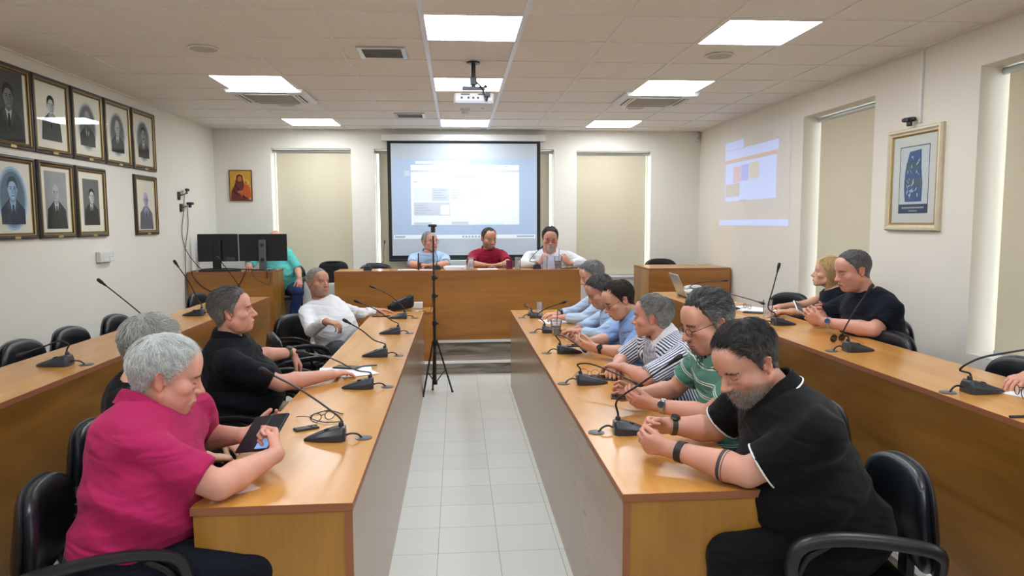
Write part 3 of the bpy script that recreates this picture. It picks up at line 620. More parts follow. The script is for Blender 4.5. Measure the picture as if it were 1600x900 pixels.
flat(t, 'fold', IC('fold', (62, 22, 24)), [[(-.09, -.05), (-.02, -.12), (-.03, -.13), (-.10, -.08)], [(-.06, .02), (-.02, -.05), (-.03, -.06), (-.075, -.01)], [(.02, -.11), (.08, -.16), (.02, -.165)]], -.0218)
# framed poster on the right wall
t = thing('framed_poster', 'large pale gold framed poster with a blue vase shape on the right wall', 'picture', (XR, 4.878, 1.913), -PI/2)   # local x = -Y
w, h = .60, .725
M_PGOLD = mat('pale_gold_frame', (212, 200, 172), rough=.45, metal=.1, var=.1, scale=25)
moulding(w, h, [(0, 0), (0, .02), (.008, .034), (.022, .036), (.034, .022), (.042, .020)], MB()).build('frame', M_PGOLD, t, smooth=.4); moulding(w, h, [(.042, .020), (.048, .024), (.056, .014)], MB()).build('gilt_edge', M_GOLD, t, smooth=.4)
MB().box((-w/2+.01, -.010, -h/2+.01), (w/2-.01, -.002, h/2-.01)).build('mount', M_MATW, t, smooth=None)
B1, B2, B3 = mat('poster_navy', (52, 68, 92), rough=.8), mat('poster_blue', (66, 92, 138), rough=.8, var=.25, scale=12), mat('poster_slate', (78, 96, 112), rough=.8)
flat(t, 'poster_border', B1, [[(-.165, -.24), (.165, -.24), (.165, .235), (-.165, .235)]], -.0103); flat(t, 'poster_paper', mat('poster_paper', (205, 208, 208), rough=.9), [[(-.158, -.175), (.158, -.175), (.158, .229), (-.158, .229)]], -.0106)
flat(t, 'vase', B2, [[(-.055, .195), (.075, .205), (.08, .08), (.098, -.03), (.095, -.158), (-.09, -.158), (-.105, -.07), (-.10, .05), (-.075, .14)]], -.0109)
flat(t, 'vase_band', B3, [[(-.085, .12), (.078, .13), (.08, .08), (-.10, .05)], [(-.106, -.0), (.092, .01), (.098, -.055), (-.105, -.05)]], -.0112)
rr = random.Random(4); ps = []
for k in range(26):
    x, z, L_, an = rr.uniform(-.075, .06), rr.uniform(-.14, .17), rr.uniform(.02, .055), rr.uniform(.3, 2.6); dx, dz = math.cos(an)*L_/2, math.sin(an)*L_/2
    ps.append([(x-dx, z-dz), (x+.006, z-.003), (x+dx, z+dz), (x-.004, z+.003)])
flat(t, 'white_stroke', mat('poster_stroke', (190, 205, 215), rough=.9), ps, -.0115)
flat(t, 'caption', mat('poster_caption', (190, 198, 205), rough=.9), [[(-.12+k*.019, -.205), (-.12+k*.019+.014, -.205), (-.12+k*.019+.014, -.195), (-.12+k*.019, -.195)] for k in range(13)]+[[(-.04+k*.016, -.226), (-.04+k*.016+.011, -.226), (-.04+k*.016+.011, -.219), (-.04+k*.016, -.219)] for k in range(6)], -.0115)
flat(t, 'glass', M_PANE, [[(-w/2+.056, -h/2+.056), (w/2-.056, -h/2+.056), (w/2-.056, h/2-.056), (-w/2+.056, h/2-.056)]], -.013)
# ------------------------------------------------------------------ chairs
def make_chair(label, loc, rz, group='black vinyl armchairs'):
    """faces local +x; seat 0.46 m"""
    t = thing('visitor_chair', label, 'chair', loc, rz, group)
    s = superell(.235, .235, .038, .45, .42, 16); s.v = [Vector((v[0]+.02, v[1], v[2]+.445)) for v in s.v]; s.build('seat', M_VINYL, t, smooth=1.)
    Mb = frame_M((-.245, 0, .655), (0, 1, 0), (-1, 0, -.12), (.12, 0, 1))
    def back(a, c, th, yo):
        m = MB(); rings = []; n = 44
        def outline(k_, sc, y):
            r = []
            for i in range(n):
                ph = 2*PI*i/n; x = math.copysign(abs(math.cos(ph))**.72, math.cos(ph)); z = math.copysign(abs(math.sin(ph))**.72, math.sin(ph))
                wz = 1-.14*max(0, -z)
                r.append((a*sc*x*wz, y-.055*(x*sc)**2, c*sc*z))
            return r
        for sc, y in ((.02, -th), (.55, -th*.97), (.85, -th*.8), (.96, -th*.45), (1., 0), (.97, th*.5), (.86, th*.8), (.5, th*.9), (.02, th*.92)): rings.append(outline(n, sc, y+yo))
        m.loft(rings, M=Mb); return m
    back(.225, .178, .032, .012).build('backrest', M_VINYL, t, smooth=1.)
    back(.231, .183, .016, .036).build('back_shell', M_BLACK, t, smooth=1.)
    for sy in (-1, 1):
        y = sy*.235
        MB().tube(curve_pts([(.23, sy*.25, .012), (.20, sy*.245, .25), (.19, sy*.245, .44), (.17, sy*.25, .58), (.10, sy*.255, .645)], 20), .0125, 8, flat=1.).build('front_leg', M_STEEL, t, smooth=.8)
        MB().tube(curve_pts([(-.27, sy*.225, .012), (-.22, sy*.225, .22), (-.19, sy*.225, .44)], 10), .0125, 8).build('rear_leg', M_STEEL, t, smooth=.8)
        ar = curve_pts([(.19, sy*.252, .50), (.205, sy*.255, .58), (.17, sy*.258, .645), (.05, sy*.262, .668), (-.12, sy*.262, .655), (-.22, sy*.255, .63), (-.245, sy*.235, .58), (-.235, sy*.215, .50), (-.20, sy*.21, .45)], 32)
        MB().tube(ar, .017, 8, flat=1.35).build('armrest', M_BLACK, t, smooth=.8)
        MB().tube([(-.19, y*.95, .42), (.19, y*1.03, .42)], .0115, 8).build('seat_rail', M_STEEL, t, smooth=.8)
    MB().tube([(-.19, -.225, .42), (-.19, .225, .42)], .011, 8).build('rear_rail', M_STEEL, t, smooth=.8); MB().tube([(.19, -.245, .42), (.19, .245, .42)], .011, 8).build('front_rail', M_STEEL, t, smooth=.8)
    MB().box((-.265, -.03, .40), (-.235, .03, .62)).build('back_support', M_STEEL, t, smooth=.5, bevel=.004)
    return t
CH = []
def chair(label, x, y, z, deg, group='black vinyl armchairs'):
    if not CH: CH.append(make_chair(label, (x, y, z), math.radians(deg), group)); return CH[0]
    return copy_thing(CH[0], (x, y, z), math.radians(deg), label, group)
chair('black vinyl armchair carrying the man in the magenta polo', -1.07, 2.30, 0, 14)
chair('black vinyl armchair carrying the bearded man in the black polo', 1.245, 2.24, 0, 171)
chair('black vinyl armchair under the grey-haired man in the black t-shirt', -1.25, 2.95, 0, 8)
chair('black vinyl armchair under the man in the navy polo', -1.22, 3.78, 0, 10)
chair('empty black vinyl armchair pushed in beyond the man in the navy polo', -1.12, 4.42, 0, 5)
chair('empty black vinyl armchair just before the man in the white shirt', -1.12, 5.33, 0, 20)
chair('black vinyl armchair under the man in the white shirt', -1.25, 6.20, 0, -28)
for k, y in enumerate((3.45, 4.20, 4.72, 5.34, 6.96)):
    chair(['empty black chair behind the left wall desk, cut by the photo edge', 'empty black chair behind the left wall desk, nearest whole one', 'empty black chair behind the left wall desk by the bent microphone', 'small empty black chair behind the left wall desk, half hidden by grey hair', 'empty black chair before the wooden computer desk in the corner'][k], -2.25, y, .138, 2 if k != 4 else -4, 'empty chairs behind the left wall desk')
for l, x, y in (('black vinyl armchair under the man in the green striped polo', 1.38, 2.98), ('black vinyl armchair under the man in the white striped shirt', 1.36, 3.80), ('black vinyl armchair under the man with spectacles in a blue shirt', 1.36, 4.55), ('black vinyl armchair under the second man in light blue', 1.36, 5.22), ('black vinyl armchair under the farthest man in light blue', 1.36, 6.0)):
    chair(l, x, y, 0, 178)
chair('empty black chair behind the right wall desk, nearest to the dark t-shirt man', 2.33, 3.98, .138, 182, 'chairs behind the right wall desk')
chair('black chair under the man in the dark navy t-shirt', 2.66, 4.50, .138, 178, 'chairs behind the right wall desk')
chair('black chair under the blonde woman', 2.92, 5.12, .138, 182, 'chairs behind the right wall desk')
chair('empty black chair beyond the blonde woman, seen from its back', 2.83, 6.20, .138, 205, 'chairs behind the right wall desk')
chair('empty black chair at the right photo edge, nearest the camera', 2.45, 3.14, .138, 180, 'chairs behind the right wall desk')
chair('black chair at the right photo edge under a person', 2.86, 2.56, .138, 180, 'chairs behind the right wall desk')
chair('black chair under the bald man in the teal shirt', -2.16, 9.08, .278, -88, 'chairs behind the head desk')
chair('empty black chair at the left end of the head desk', -1.03, 8.93, .278, -90, 'chairs behind the head desk')
chair('black chair under the man in light blue at the head desk', -.33, 9.02, .278, -90, 'chairs behind the head desk')
chair('black chair under the man in the dark red polo', .40, 9.04, .278, -90, 'chairs behind the head desk')
chair('black chair under the bearded man in white at the head desk', 1.16, 9.02, .278, -90, 'chairs behind the head desk')
chair('empty black chair behind the desk in the back right corner', 2.70, 9.13, .30, -90, 'chairs behind the head desk')
# ------------------------------------------------------------------ microphones
def mic(label, gx, gy, z, head, ctrl, s, yaw=0., group='desk microphones', bend=None, silver=False):
    """s = +1 the toe of the base points to -x; grommet at (gx, gy); head and ctrl are world points of the stem"""
    ang = (PI if s > 0 else 0)+math.radians(yaw)
    t = thing('desk_microphone', label, 'microphone', (gx+(-.07 if s > 0 else .07), gy-.0, z), ang, group)
    b = MB(); L_ = .165; rings = []
    # local x runs from the heel to the toe
    for x, hw, h in ((0, .036, .050), (.012, .048, .056), (.055, .047, .046), (.11, .036, .030), (.15, .016, .016), (L_, .005, .009)):
        rings.append([(x, -hw, 0), (x, -hw*.98, h*.55), (x, -hw*.62, h), (x, hw*.62, h), (x, hw*.98, h*.55), (x, hw, 0)])
    b.loft(rings); bo = b.build('base', M_DARK, t, smooth=.45, bevel=.003)
    MB().loft([[(x, -hw*.5, h+.0008), (x, hw*.5, h+.0008)] for x, hw, h in ((.03, .047, .0518), (.055, .046, .046), (.10, .036, .0335))], closed=False, cap=False).build('key_panel', M_BLACK, bo, smooth=None)
    MB().lathe([(.011, 0), (.011, .003), (.008, .005), (.001, .005)], 14, M=Matrix.Translation((.075, 0, .0410)) @ Matrix.Rotation(.29, 4, 'Y')).build('talk_button', M_BLACK, bo, smooth=.6)
    MB().lathe([(.033, 0), (.033, .003), (.028, .004), (.001, .004)], 22, M=Matrix.Translation((-.07, 0, 0))).build('cable_grommet', mat('grommet', (92, 92, 96), rough=.3, metal=.3), t, smooth=.6)
    MB().tube(curve_pts([(.004, .01, .018), (-.02, .016, .026), (-.045, .006, .020), (-.062, 0, .002)], 12), .0042, 6).build('cable', M_BLACK, t, smooth=.8)
    Mi = (Matrix.Translation(t.location) @ Matrix.Rotation(ang, 4, 'Z')).inverted()
    st = Vector((.018, 0, .050)); hd = Mi @ Vector(head); c = [Mi @ Vector(p) for p in ctrl]
    pts = curve_pts([st, st+Vector((0, 0, .03))]+c+[hd], 30)
    MB().lathe([(.011, 0), (.010, .02), (.007, .024)], 12, M=Matrix.Translation(st-Vector((0, 0, .004)))).build('stem_socket', M_BLACK, t, smooth=.6)
    MB().tube(pts, .0042, 8).build('gooseneck', M_BLACK if not silver else M_DARKM, t, smooth=.8)
    d = (pts[-1]-pts[-3]).normalized(); q = d.to_track_quat('Z', 'Y').to_matrix().to_4x4()
    MB().lathe([(.0045, -.03), (.0065, -.022), (.0075, -.005), (.0095, 0), (.0108, .010), (.0108, .028), (.008, .036), (.001, .039)], 14, M=Matrix.Translation(pts[-1]) @ q).build('microphone_head', M_BLACKM, t, smooth=.8)
    return t
M_DARKM = mat('gunmetal', (92, 94, 98), rough=.35, metal=.5)
def micp(label, g, z, s, hp, Yh, cps, yaw=0., **k):
    """g = (x, y) grommet; hp image point of the head, cps image points along the stem, with depth Yh"""
    gx, gy = g
    mic(label, gx, gy, z, atY(hp[0], hp[1], Yh), [atY(u, v, y_) for u, v, y_ in cps], s, yaw, **k)
zi, zo = .761, .91
micp('desk microphone beside the phone of the magenta polo man, nearest on the left aisle desk', (-.382, 2.838), zi, 1, (418, 582), 2.62, [(515, 640, 2.80), (468, 608, 2.72)], 4, silver=True)
micp('desk microphone beside the spectacles and white paper on the left aisle desk', (-.375, 3.737), zi, 1, (474, 551), 3.55, [(556, 578, 3.70), (515, 559, 3.62)], 4, silver=True)
micp('desk microphone just beyond the white paper on the left aisle desk', (-.387, 4.631), zi, 1, (543, 503), 4.5, [(584, 531, 4.62), (565, 516, 4.56)], 4)
micp('second farthest desk microphone on the left aisle desk', (-.379, 5.578), zi, 1, (560, 472), 5.45, [(611, 500, 5.58), (588, 484, 5.5)], 4)
micp('farthest desk microphone on the left aisle desk, by the leather bag', (-.392, 6.487), zi, 1, (583, 449), 6.35, [(626, 476, 6.48), (607, 460, 6.4)], 4)
micp('desk microphone before the bearded man in black, nearest on the right aisle desk', (.559, 2.822), zi, -1, (1054, 563), 2.70, [(965, 625, 2.81), (1005, 597, 2.76)], -6)
micp('desk microphone with low bent stem before the green polo man', (.559, 3.722), zi, -1, (995, 599), 3.35, [(903, 569, 3.71), (925, 569, 3.65), (960, 583, 3.5)], -4)
micp('desk microphone with low bent stem before the striped shirt man', (.579, 4.625), zi, -1, (911, 546), 4.3, [(868, 524, 4.61), (880, 525, 4.52), (897, 535, 4.4)], -4)
micp('desk microphone with raised stem beside the iced coffee cup', (.586, 5.52), zi, -1, (879, 473), 5.35, [(840, 492, 5.5), (856, 481, 5.44)], -4)
micp('farthest desk microphone on the right aisle desk with drooping stem', (.576, 6.40), zi, -1, (826, 490), 6.1, [(819, 478, 6.36), (823, 476, 6.3), (827, 482, 6.2)], -4)
micp('desk microphone with arched stem on the left wall desk, nearest', (-1.885, 3.734), zo, 1, (38, 552), 3.62, [(107, 538, 3.73), (92, 533, 3.71), (70, 541, 3.67)], 4)
micp('desk microphone with tall slanting stem behind grey hair on the left wall desk', (-1.90, 4.68), zo, 1, (160, 442), 4.55, [(226, 496, 4.68), (192, 467, 4.62)], 4)
micp('desk microphone with upright stem on the left wall desk before the corner desk', (-1.90, 5.70), zo, 1, (276, 413), 5.6, [(309, 468, 5.7), (296, 442, 5.65)], 4)
micp('desk microphone hidden behind the navy polo man, stem crossing the corner desk', (-1.90, 6.62), zo, 1, (343, 406), 6.5, [(376, 452, 6.6), (362, 430, 6.55)], 4)
micp('desk microphone nearest on the right wall desk with stem leaving the photo', (2.02, 2.761), zo, -1, (1640, 541), 2.60, [(1500, 577, 2.75), (1530, 560, 2.70), (1580, 550, 2.64)], -4)
micp('desk microphone before the dark navy t-shirt man on the right wall desk', (2.04, 3.724), zo, -1, (1358, 453), 3.66, [(1317, 520, 3.72), (1336, 485, 3.69)], -4)
micp('desk microphone with upright stem beside the drinking glass on the right wall desk', (2.086, 4.731), zo, -1, (1216, 419), 4.70, [(1200, 480, 4.72), (1208, 450, 4.7)], -4)
micp('desk microphone with low stem over papers on the right wall desk', (2.05, 5.62), zo, -1, (1189, 473), 5.05, [(1129, 464, 5.6), (1140, 460, 5.5), (1162, 465, 5.25)], -4)
micp('farthest desk microphone on the right wall desk by the laptop', (2.13, 6.58), zo, -1, (1131, 438.5), 6.4, [(1078, 448, 6.6), (1090, 442, 6.55), (1112, 440, 6.48)], -4)
def backmic(label, x, y, hp, Yh, cps, side=0):
    mic(label, x+.07, y+.05, 1.08, atY(hp[0], hp[1], Yh), [atY(u, v, q) for u, v, q in cps], 1, 180+90+side)
backmic('desk microphone at the empty left end of the head desk', -1.03, 8.24, (601, 379), 8.55, [(598, 410, 8.27), (599, 395, 8.4)], 0)
backmic('desk microphone before the light blue shirt man at the head desk', -.24, 8.24, (677, 387), 8.6, [(684, 408, 8.27), (682, 398, 8.4)], 0)
backmic('desk microphone before the bearded man in white at the head desk', .93, 8.24, (846, 387), 8.5, [(828, 408, 8.27), (835, 397, 8.4)], 0)
# ------------------------------------------------------------------ signed-distance modelling for bodies and clothes
V = lambda *a: np.array(a, dtype=np.float32)
def nrm(v): v = np.asarray(v, dtype=np.float32); return v/(np.linalg.norm(v)+1e-9)
def smin(a, b, k):
    h = np.clip(.5+.5*(b-a)/k, 0, 1); return b*(1-h)+a*h-k*h*(1-h)
class Field:
    def __init__(s, lo, hi, h, o=None, B=None):
        """grid in a local frame: origin o, basis rows B (right, forward, up)"""
        s.h = h; s.lo = np.array(lo, float); n = np.ceil((np.array(hi)-s.lo)/h).astype(int)+1; s.n = n
        s.F = np.full(n, .5, np.float32); s.I = np.zeros(n, np.int16)
        s.ax = [s.lo[i]+h*np.arange(n[i]) for i in range(3)]
        s.o = np.zeros(3) if o is None else np.array(o, float); s.B = np.eye(3) if B is None else np.array(B, float)
    def reg(s, lo, hi):
        sl = []
        for i in range(3):
            a = int(max(0, math.floor((lo[i]-s.lo[i])/s.h))); b = int(min(s.n[i], math.ceil((hi[i]-s.lo[i])/s.h)+1))
            if b <= a: return None, None
            sl.append(slice(a, b))
        P = np.stack(np.meshgrid(*[s.ax[i][sl[i]] for i in range(3)], indexing='ij'), -1).astype(np.float32)
        return tuple(sl), P
    def put(s, fn, lo, hi, k=.01, op='u', pid=0):
        pad = k+3*s.h; sl, P = s.reg(np.array(lo)-pad, np.array(hi)+pad)
        if sl is None: return
        d = fn(P).astype(np.float32); F = s.F[sl]
        if op == 'u':
            if pid: I = s.I[sl]; I[d < F] = pid
            s.F[sl] = smin(F, d, k)
        else: s.F[sl] = -smin(-F, d, k)
    def loc(s, p): return s.B @ (np.array(p, float)-s.o)       # world point -> local
    def ell(s, c, r, k=.01, R=None, op='u', pid=0):
        c = np.array(c, np.float32); r = np.array(r, np.float32); m = float(r.max())
        def fn(P):
            q = P-c
            if R is not None: q = q @ np.array(R, np.float32).T
            k0 = np.sqrt(((q/r)**2).sum(-1)); k1 = np.sqrt(((q/r**2)**2).sum(-1)); return k0*(k0-1)/(k1+1e-6)
        s.put(fn, c-m, c+m, k, op, pid)
    def cone(s, a, b, r1, r2, k=.01, op='u', pid=0, cut=None, flat=None):
        """rounded cone a-b; cut = (point, normal) keeps the side the normal points away from; flat = (axis, factor)"""
        a = np.array(a, np.float32); b = np.array(b, np.float32); r1 = float(r1); r2 = float(r2)
        def fn(P):
            A = a; Bv = b
            if flat is not None:
                ax, fc = nrm(flat[0]), flat[1]; mid = (a+b)/2
                P = P+((P-mid)@ax)[..., None]*ax*(fc-1); A = a+((a-mid)@ax)*ax*(fc-1); Bv = b+((b-mid)@ax)*ax*(fc-1)
            ba = Bv-A; L = float(np.sqrt((ba**2).sum())+1e-9); pa = P-A; t = np.clip((pa@ba)/(L*L), 0, 1)
            d = np.sqrt(((pa-t[..., None]*ba)**2).sum(-1))-(r1+(r2-r1)*t)
            if flat is not None: d = d/max(1., flat[1])
            if cut is not None: d = np.maximum(d, (P-np.array(cut[0], np.float32))@np.array(cut[1], np.float32))
            return d
        m = max(r1, r2)*(1.35 if flat is None or flat[1] > 1 else 1.35/flat[1]); s.put(fn, np.minimum(a, b)-m, np.maximum(a, b)+m, k, op, pid)
    def mesh(s):
        F = s.F; S = F < 0; nx, ny, nz = F.shape
        c = [(i, j, k) for i in (0, 1) for j in (0, 1) for k in (0, 1)]
        sub = lambda A, o: A[o[0]:nx-1+o[0], o[1]:ny-1+o[1], o[2]:nz-1+o[2]]
        cnt = sum(sub(S, o).astype(np.int8) for o in c); act = (cnt > 0) & (cnt < 8); ids = np.full(act.shape, -1, np.int64)
        cells = np.argwhere(act); ids[act] = np.arange(len(cells))
        pos = np.zeros((len(cells), 3)); w = np.zeros(len(cells)); ci = cells.T
        for o in c:
            for ax in range(3):
                if o[ax]: continue
                o2 = list(o); o2[ax] = 1
                a = F[ci[0]+o[0], ci[1]+o[1], ci[2]+o[2]]; b = F[ci[0]+o2[0], ci[1]+o2[1], ci[2]+o2[2]]
                m = (a < 0) != (b < 0); t = np.where(m, a/(a-b+1e-12), 0)
                p = np.array(o, float)+np.zeros((len(cells), 3)); p[:, ax] += t
                pos[m] += p[m]; w[m] += 1
        pos = s.lo+(cells+pos/w[:, None])*s.h
        quads = []
        for ax in range(3):
            a = [slice(1, n-1) for n in F.shape]; a[ax] = slice(0, F.shape[ax]-1); b = list(a); b[ax] = slice(1, F.shape[ax])
            A = S[tuple(a)]; Bq = S[tuple(b)]; e = np.argwhere(A != Bq); inn = A[tuple(e.T)]
            off = np.array([1, 1, 1]); off[ax] = 0; e = e+off
            u, v = [(1, 2), (2, 0), (0, 1)][ax]
            def cid(du, dv): q = e.copy(); q[:, u] -= du; q[:, v] -= dv; return ids[q[:, 0], q[:, 1], q[:, 2]]
            q = np.stack([cid(1, 1), cid(0, 1), cid(0, 0), cid(1, 0)], 1); q[~inn] = q[~inn][:, ::-1]; quads.append(q)
        quads = np.concatenate(quads); quads = quads[(quads >= 0).all(1)]
        pid = s.I[ci[0], ci[1], ci[2]]
        # relax a little along the surface
        for _ in range(1):
            acc = np.zeros_like(pos); n = np.zeros(len(pos))
            for i in range(4):
                np.add.at(acc, quads[:, i], pos[quads[:, (i+1) % 4]]+pos[quads[:, (i-1) % 4]]); np.add.at(n, quads[:, i], 2)
            pos = pos*.5+.5*acc/np.maximum(n, 1)[:, None]
        world = pos @ s.B + s.o
        return world, quads, pos, pid
def npmesh(name, verts, quads, col=None, attrs=None):
    me = bpy.data.meshes.new(name); n = len(verts); m = len(quads); k = quads.shape[1]
    me.vertices.add(n); me.vertices.foreach_set('co', np.asarray(verts, np.float32).ravel())
    me.loops.add(m*k); me.loops.foreach_set('vertex_index', quads.astype(np.int32).ravel())
    me.polygons.add(m); me.polygons.foreach_set('loop_start', np.arange(0, m*k, k, dtype=np.int32))
    try: me.polygons.foreach_set('loop_total', np.full(m, k, np.int32))
    except Exception: pass
    me.update(calc_edges=True); me.polygons.foreach_set('use_smooth', np.ones(m, bool))
    if col is not None:
        a = me.color_attributes.new('col', 'FLOAT_COLOR', 'POINT'); a.data.foreach_set('color', np.concatenate([col, np.ones((n, 1))], 1).astype(np.float32).ravel())
    for nm, v in (attrs or {}).items():
        a = me.attributes.new(nm, 'FLOAT', 'POINT'); a.data.foreach_set('value', np.asarray(v, np.float32))
    me.validate(); return me
# ------------------------------------------------------------------ people
M_SKIN = attrmat('skin', rough=.48, spec=.35, bump=.12, bscale=450, sss=.12)
M_HAIR = attrmat('hair_strands', rough=.55, spec=.3)
M_EYEW = mat('eye_white', (225, 218, 210), rough=.15)
M_IRIS = mat('iris', (48, 32, 22), rough=.1)
M_RIM = mat('spectacle_metal', (40, 38, 40), rough=.3, metal=.6)
M_LENS = thinglass('spectacle_glass', (.97, .97, .97))
SKINS = {'fair': (208, 158, 132), 'tan': (190, 140, 114), 'red': (208, 152, 131), 'pale': (214, 172, 150)}
lin = lambda c: np.array(srgb(*c)[:3])
CC = np.array([0, -.015, .03]); CR = np.array([.0765, .098, .088])           # cranium
def basis(yaw, pitch=0, roll=0):
    """rows right, forward, up; yaw from +X towards +Y in degrees, pitch up, roll to the right"""
    y, p, r = map(math.radians, (yaw, pitch, roll))
    f = np.array([math.cos(y)*math.cos(p), math.sin(y)*math.cos(p), math.sin(p)])
    rt = np.array([math.sin(y), -math.cos(y), 0.]); up = np.cross(rt, f)
    rt2 = rt*math.cos(r)-up*math.sin(r); up2 = rt*math.sin(r)+up*math.cos(r)
    return np.stack([rt2, f, up2])
def head_prims(F, fat=0, nose=1., chin=1.):
    e, c = F.ell, F.cone
    w = 1+.10*fat
    e(CC, CR, .001)
    e((0, .025, -.030), (.060*w, .066, .076), .02)
    for s in (-1, 1):
        c((s*.052*w, -.006, -.055), (s*.020, .066, -.096), .019+.004*fat, .015, .022)
        e((s*.046*w, .050, -.024), (.024, .026, .022), .018)
        c((s*.030, .054, -.06), (s*.02, .066, -.078), .02+.004*fat, .016, .02)
        if fat: e((s*.046, .026, -.064), (.024*fat**.5, .034, .030), .03)
    c((-.036, .071, .022), (.036, .071, .022), .013, .013, .014)
    e((0, .062, .05), (.05, .026, .04), .03)
    e((0, .073, -.094), (.020*chin, .016, .016), .016)
    if fat: e((0, .028, -.100), (.045+.012*fat, .045, .024+.006*fat), .025)
    for s in (-1, 1):
        e((s*.032, .096, .000), (.017, .016, .0125), .010, op='s')
        e((s*.0325, .073, .0005), (.0145, .0140, .0128), .004)
        c((s*.022, .0875, -.0125), (s*.044, .078, -.0125), .0045, .004, .008)
    # nose
    c((0, .084, .012), (0, .104*1.0+.006*(nose-1), -.026), .0075, .0115*nose**.5, .010)
    e((0, .108+.010*(nose-1), -.031), (.0125*nose**.5, .0125, .0105), .006)
    for s in (-1, 1):
        e((s*.0125, .0975, -.034), (.0085, .0105, .0085), .006)
        e((s*.0065, .103, -.0425), (.0035, .005, .004), .003, op='s')
    # mouth
    e((0, .080, -.064), (.030, .020, .022), .016)
    e((0, .0955, -.0615), (.022, .0075, .0052), .004)
    e((0, .0935, -.0725), (.019, .008, .0062), .004)
    e((0, .1035, -.0668), (.024, .0075, .0013), .003, op='s')
    e((0, .0975, -.082), (.016, .007, .004), .008, op='s')
    for s in (-1, 1): c((s*.021, .096, -.040), (s*.034, .083, -.066), .0014, .0012, .007, op='s')
    for s in (-1, 1):      # ears
        R = basis(90-s*20, 0, 0); R = np.array([[math.cos(.35), s*math.sin(.35), 0], [-s*math.sin(.35), math.cos(.35), 0], [0, 0, 1]])
        cen = np.array([s*.0785, -.018, -.008])
        e(cen, (.006, .0165, .027), .005, R=R)
        e(cen+[s*.0075, .003, .003], (.0055, .009, .016), .003, R=R, op='s')
        t = [(-.014, .008), (-.0155, .018), (-.007, .0265), (.003, .0265), (.011, .019), (.011, .009)]
        for (a0, b0), (a1, b1) in zip(t[:-1], t[1:]):
            c(cen+[s*(.005-.25*a0), a0, b0], cen+[s*(.005-.25*a1), a1, b1], .0036, .0036, .003)
        e(cen+[s*.001, .004, -.023], (.0055, .007, .009), .005)
        c(cen+[s*.0, .014, -.006], cen+[s*.002, .012, .004], .005, .004, .004)
def head_col(P, skin, stub=0, stubc=(110, 100, 98), lips=(176, 108, 98), lash=True):
    n = len(P); c = np.tile(lin(skin), (n, 1)); x, y, z = np.abs(P[:, 0]), P[:, 1], P[:, 2]
    g = lambda d, w: np.exp(-(d/w)**2)[:, None]
    def mixc(c, m, t): return c*(1-m)+lin(t)*m
    red = tuple(int(v) for v in (min(255, skin[0]*1.0), skin[1]*.80, skin[2]*.76))
    c = mixc(c, .55*g(np.sqrt((x-.047)**2+(y-.055)**2+(z+.03)**2), .022), red)
    c = mixc(c, .6*g(np.sqrt(x**2+(y-.108)**2+(z+.032)**2), .014), red)
    c = mixc(c, .45*g(np.maximum(0, .076-x), .005)*(y < .01)[:, None], red)
    nz = .5+.5*np.sin(P[:, 0]*310+np.sin(P[:, 2]*270)*2)*np.sin(P[:, 2]*330+P[:, 1]*290)
    if stub:
        jaw = np.clip((-.032-z-.35*(.06-y).clip(0))/.012, 0, 1)*np.clip((y+.012)/.02, 0, 1)
        lipm = np.exp(-((x/.024)**2+((z+.067)/.012)**2)**2)*(y > .085)
        must = np.exp(-((x/.032)**2+((z+.052)/.008)**2)**2)*(y > .07)
        m = (np.maximum(jaw, must)*(1-lipm)*stub*(.65+.35*nz)).clip(0, 1)[:, None]; c = mixc(c, m, stubc)
    lm = np.exp(-((x/.023)**2+((z+.067)/.0095)**2)**2)*(y > .088); c = mixc(c, (.75*lm)[:, None], lips)
    ml = np.exp(-((z+.0668)/.0022)**2)*(x < .025)*(y > .083); c = mixc(c, (.75*ml)[:, None], (92, 48, 44))
    if lash:
        lz = -.0045+18*(x-.0325)**2 if lash == 'down' else .0075-22*(x-.0325)**2
        l = np.exp(-((z-lz)/.0019)**2)*(np.abs(x-.0325) < .0145)*(y > .07); c = mixc(c, (.85*l)[:, None], (50, 34, 30))
    bz = np.exp(-((np.sqrt((x-.0325)**2*.6+(z-.002)**2))/.013)**4)*(y > .06); c = mixc(c, (.22*bz)[:, None], (150, 95, 85))
    return c
NAZ, NEL = 96, 64
def radial_table(fat, neck_local, nr):
    """distance from the cranium centre to the bald, earless head in every direction"""
    F = Field((-.12, -.15, -.20), (.12, .13, .14), .004)
    F.ell(CC, CR, .001); F.ell((0, .025, -.030), (.060*(1+.1*fat), .066, .076), .02)
    F.cone((0, -.022, -.055), neck_local, .052*(1+.12*fat), nr, .03)
    az = np.linspace(-PI, PI, NAZ); el = np.linspace(-PI/2, PI/2, NEL); A, E = np.meshgrid(az, el, indexing='ij')
    D = np.stack([np.sin(A)*np.cos(E), np.cos(A)*np.cos(E), np.sin(E)], -1); R = np.full(A.shape, .03); done = np.zeros(A.shape, bool)
    for r in np.arange(.03, .17, .0015):
        P = CC+D*r; i = np.clip(np.round((P-F.lo)/F.h).astype(int), 0, F.n-1); f = F.F[i[..., 0], i[..., 1], i[..., 2]]
        R = np.where(~done, r, R); done |= f > .0005
    for _ in range(2): R[1:-1, 1:-1] = (R[1:-1, 1:-1]*2+R[:-2, 1:-1]+R[2:, 1:-1]+R[1:-1, :-2]+R[1:-1, 2:])/6
    R[0] = R[-1] = (R[1]+R[-2])/2
    return R
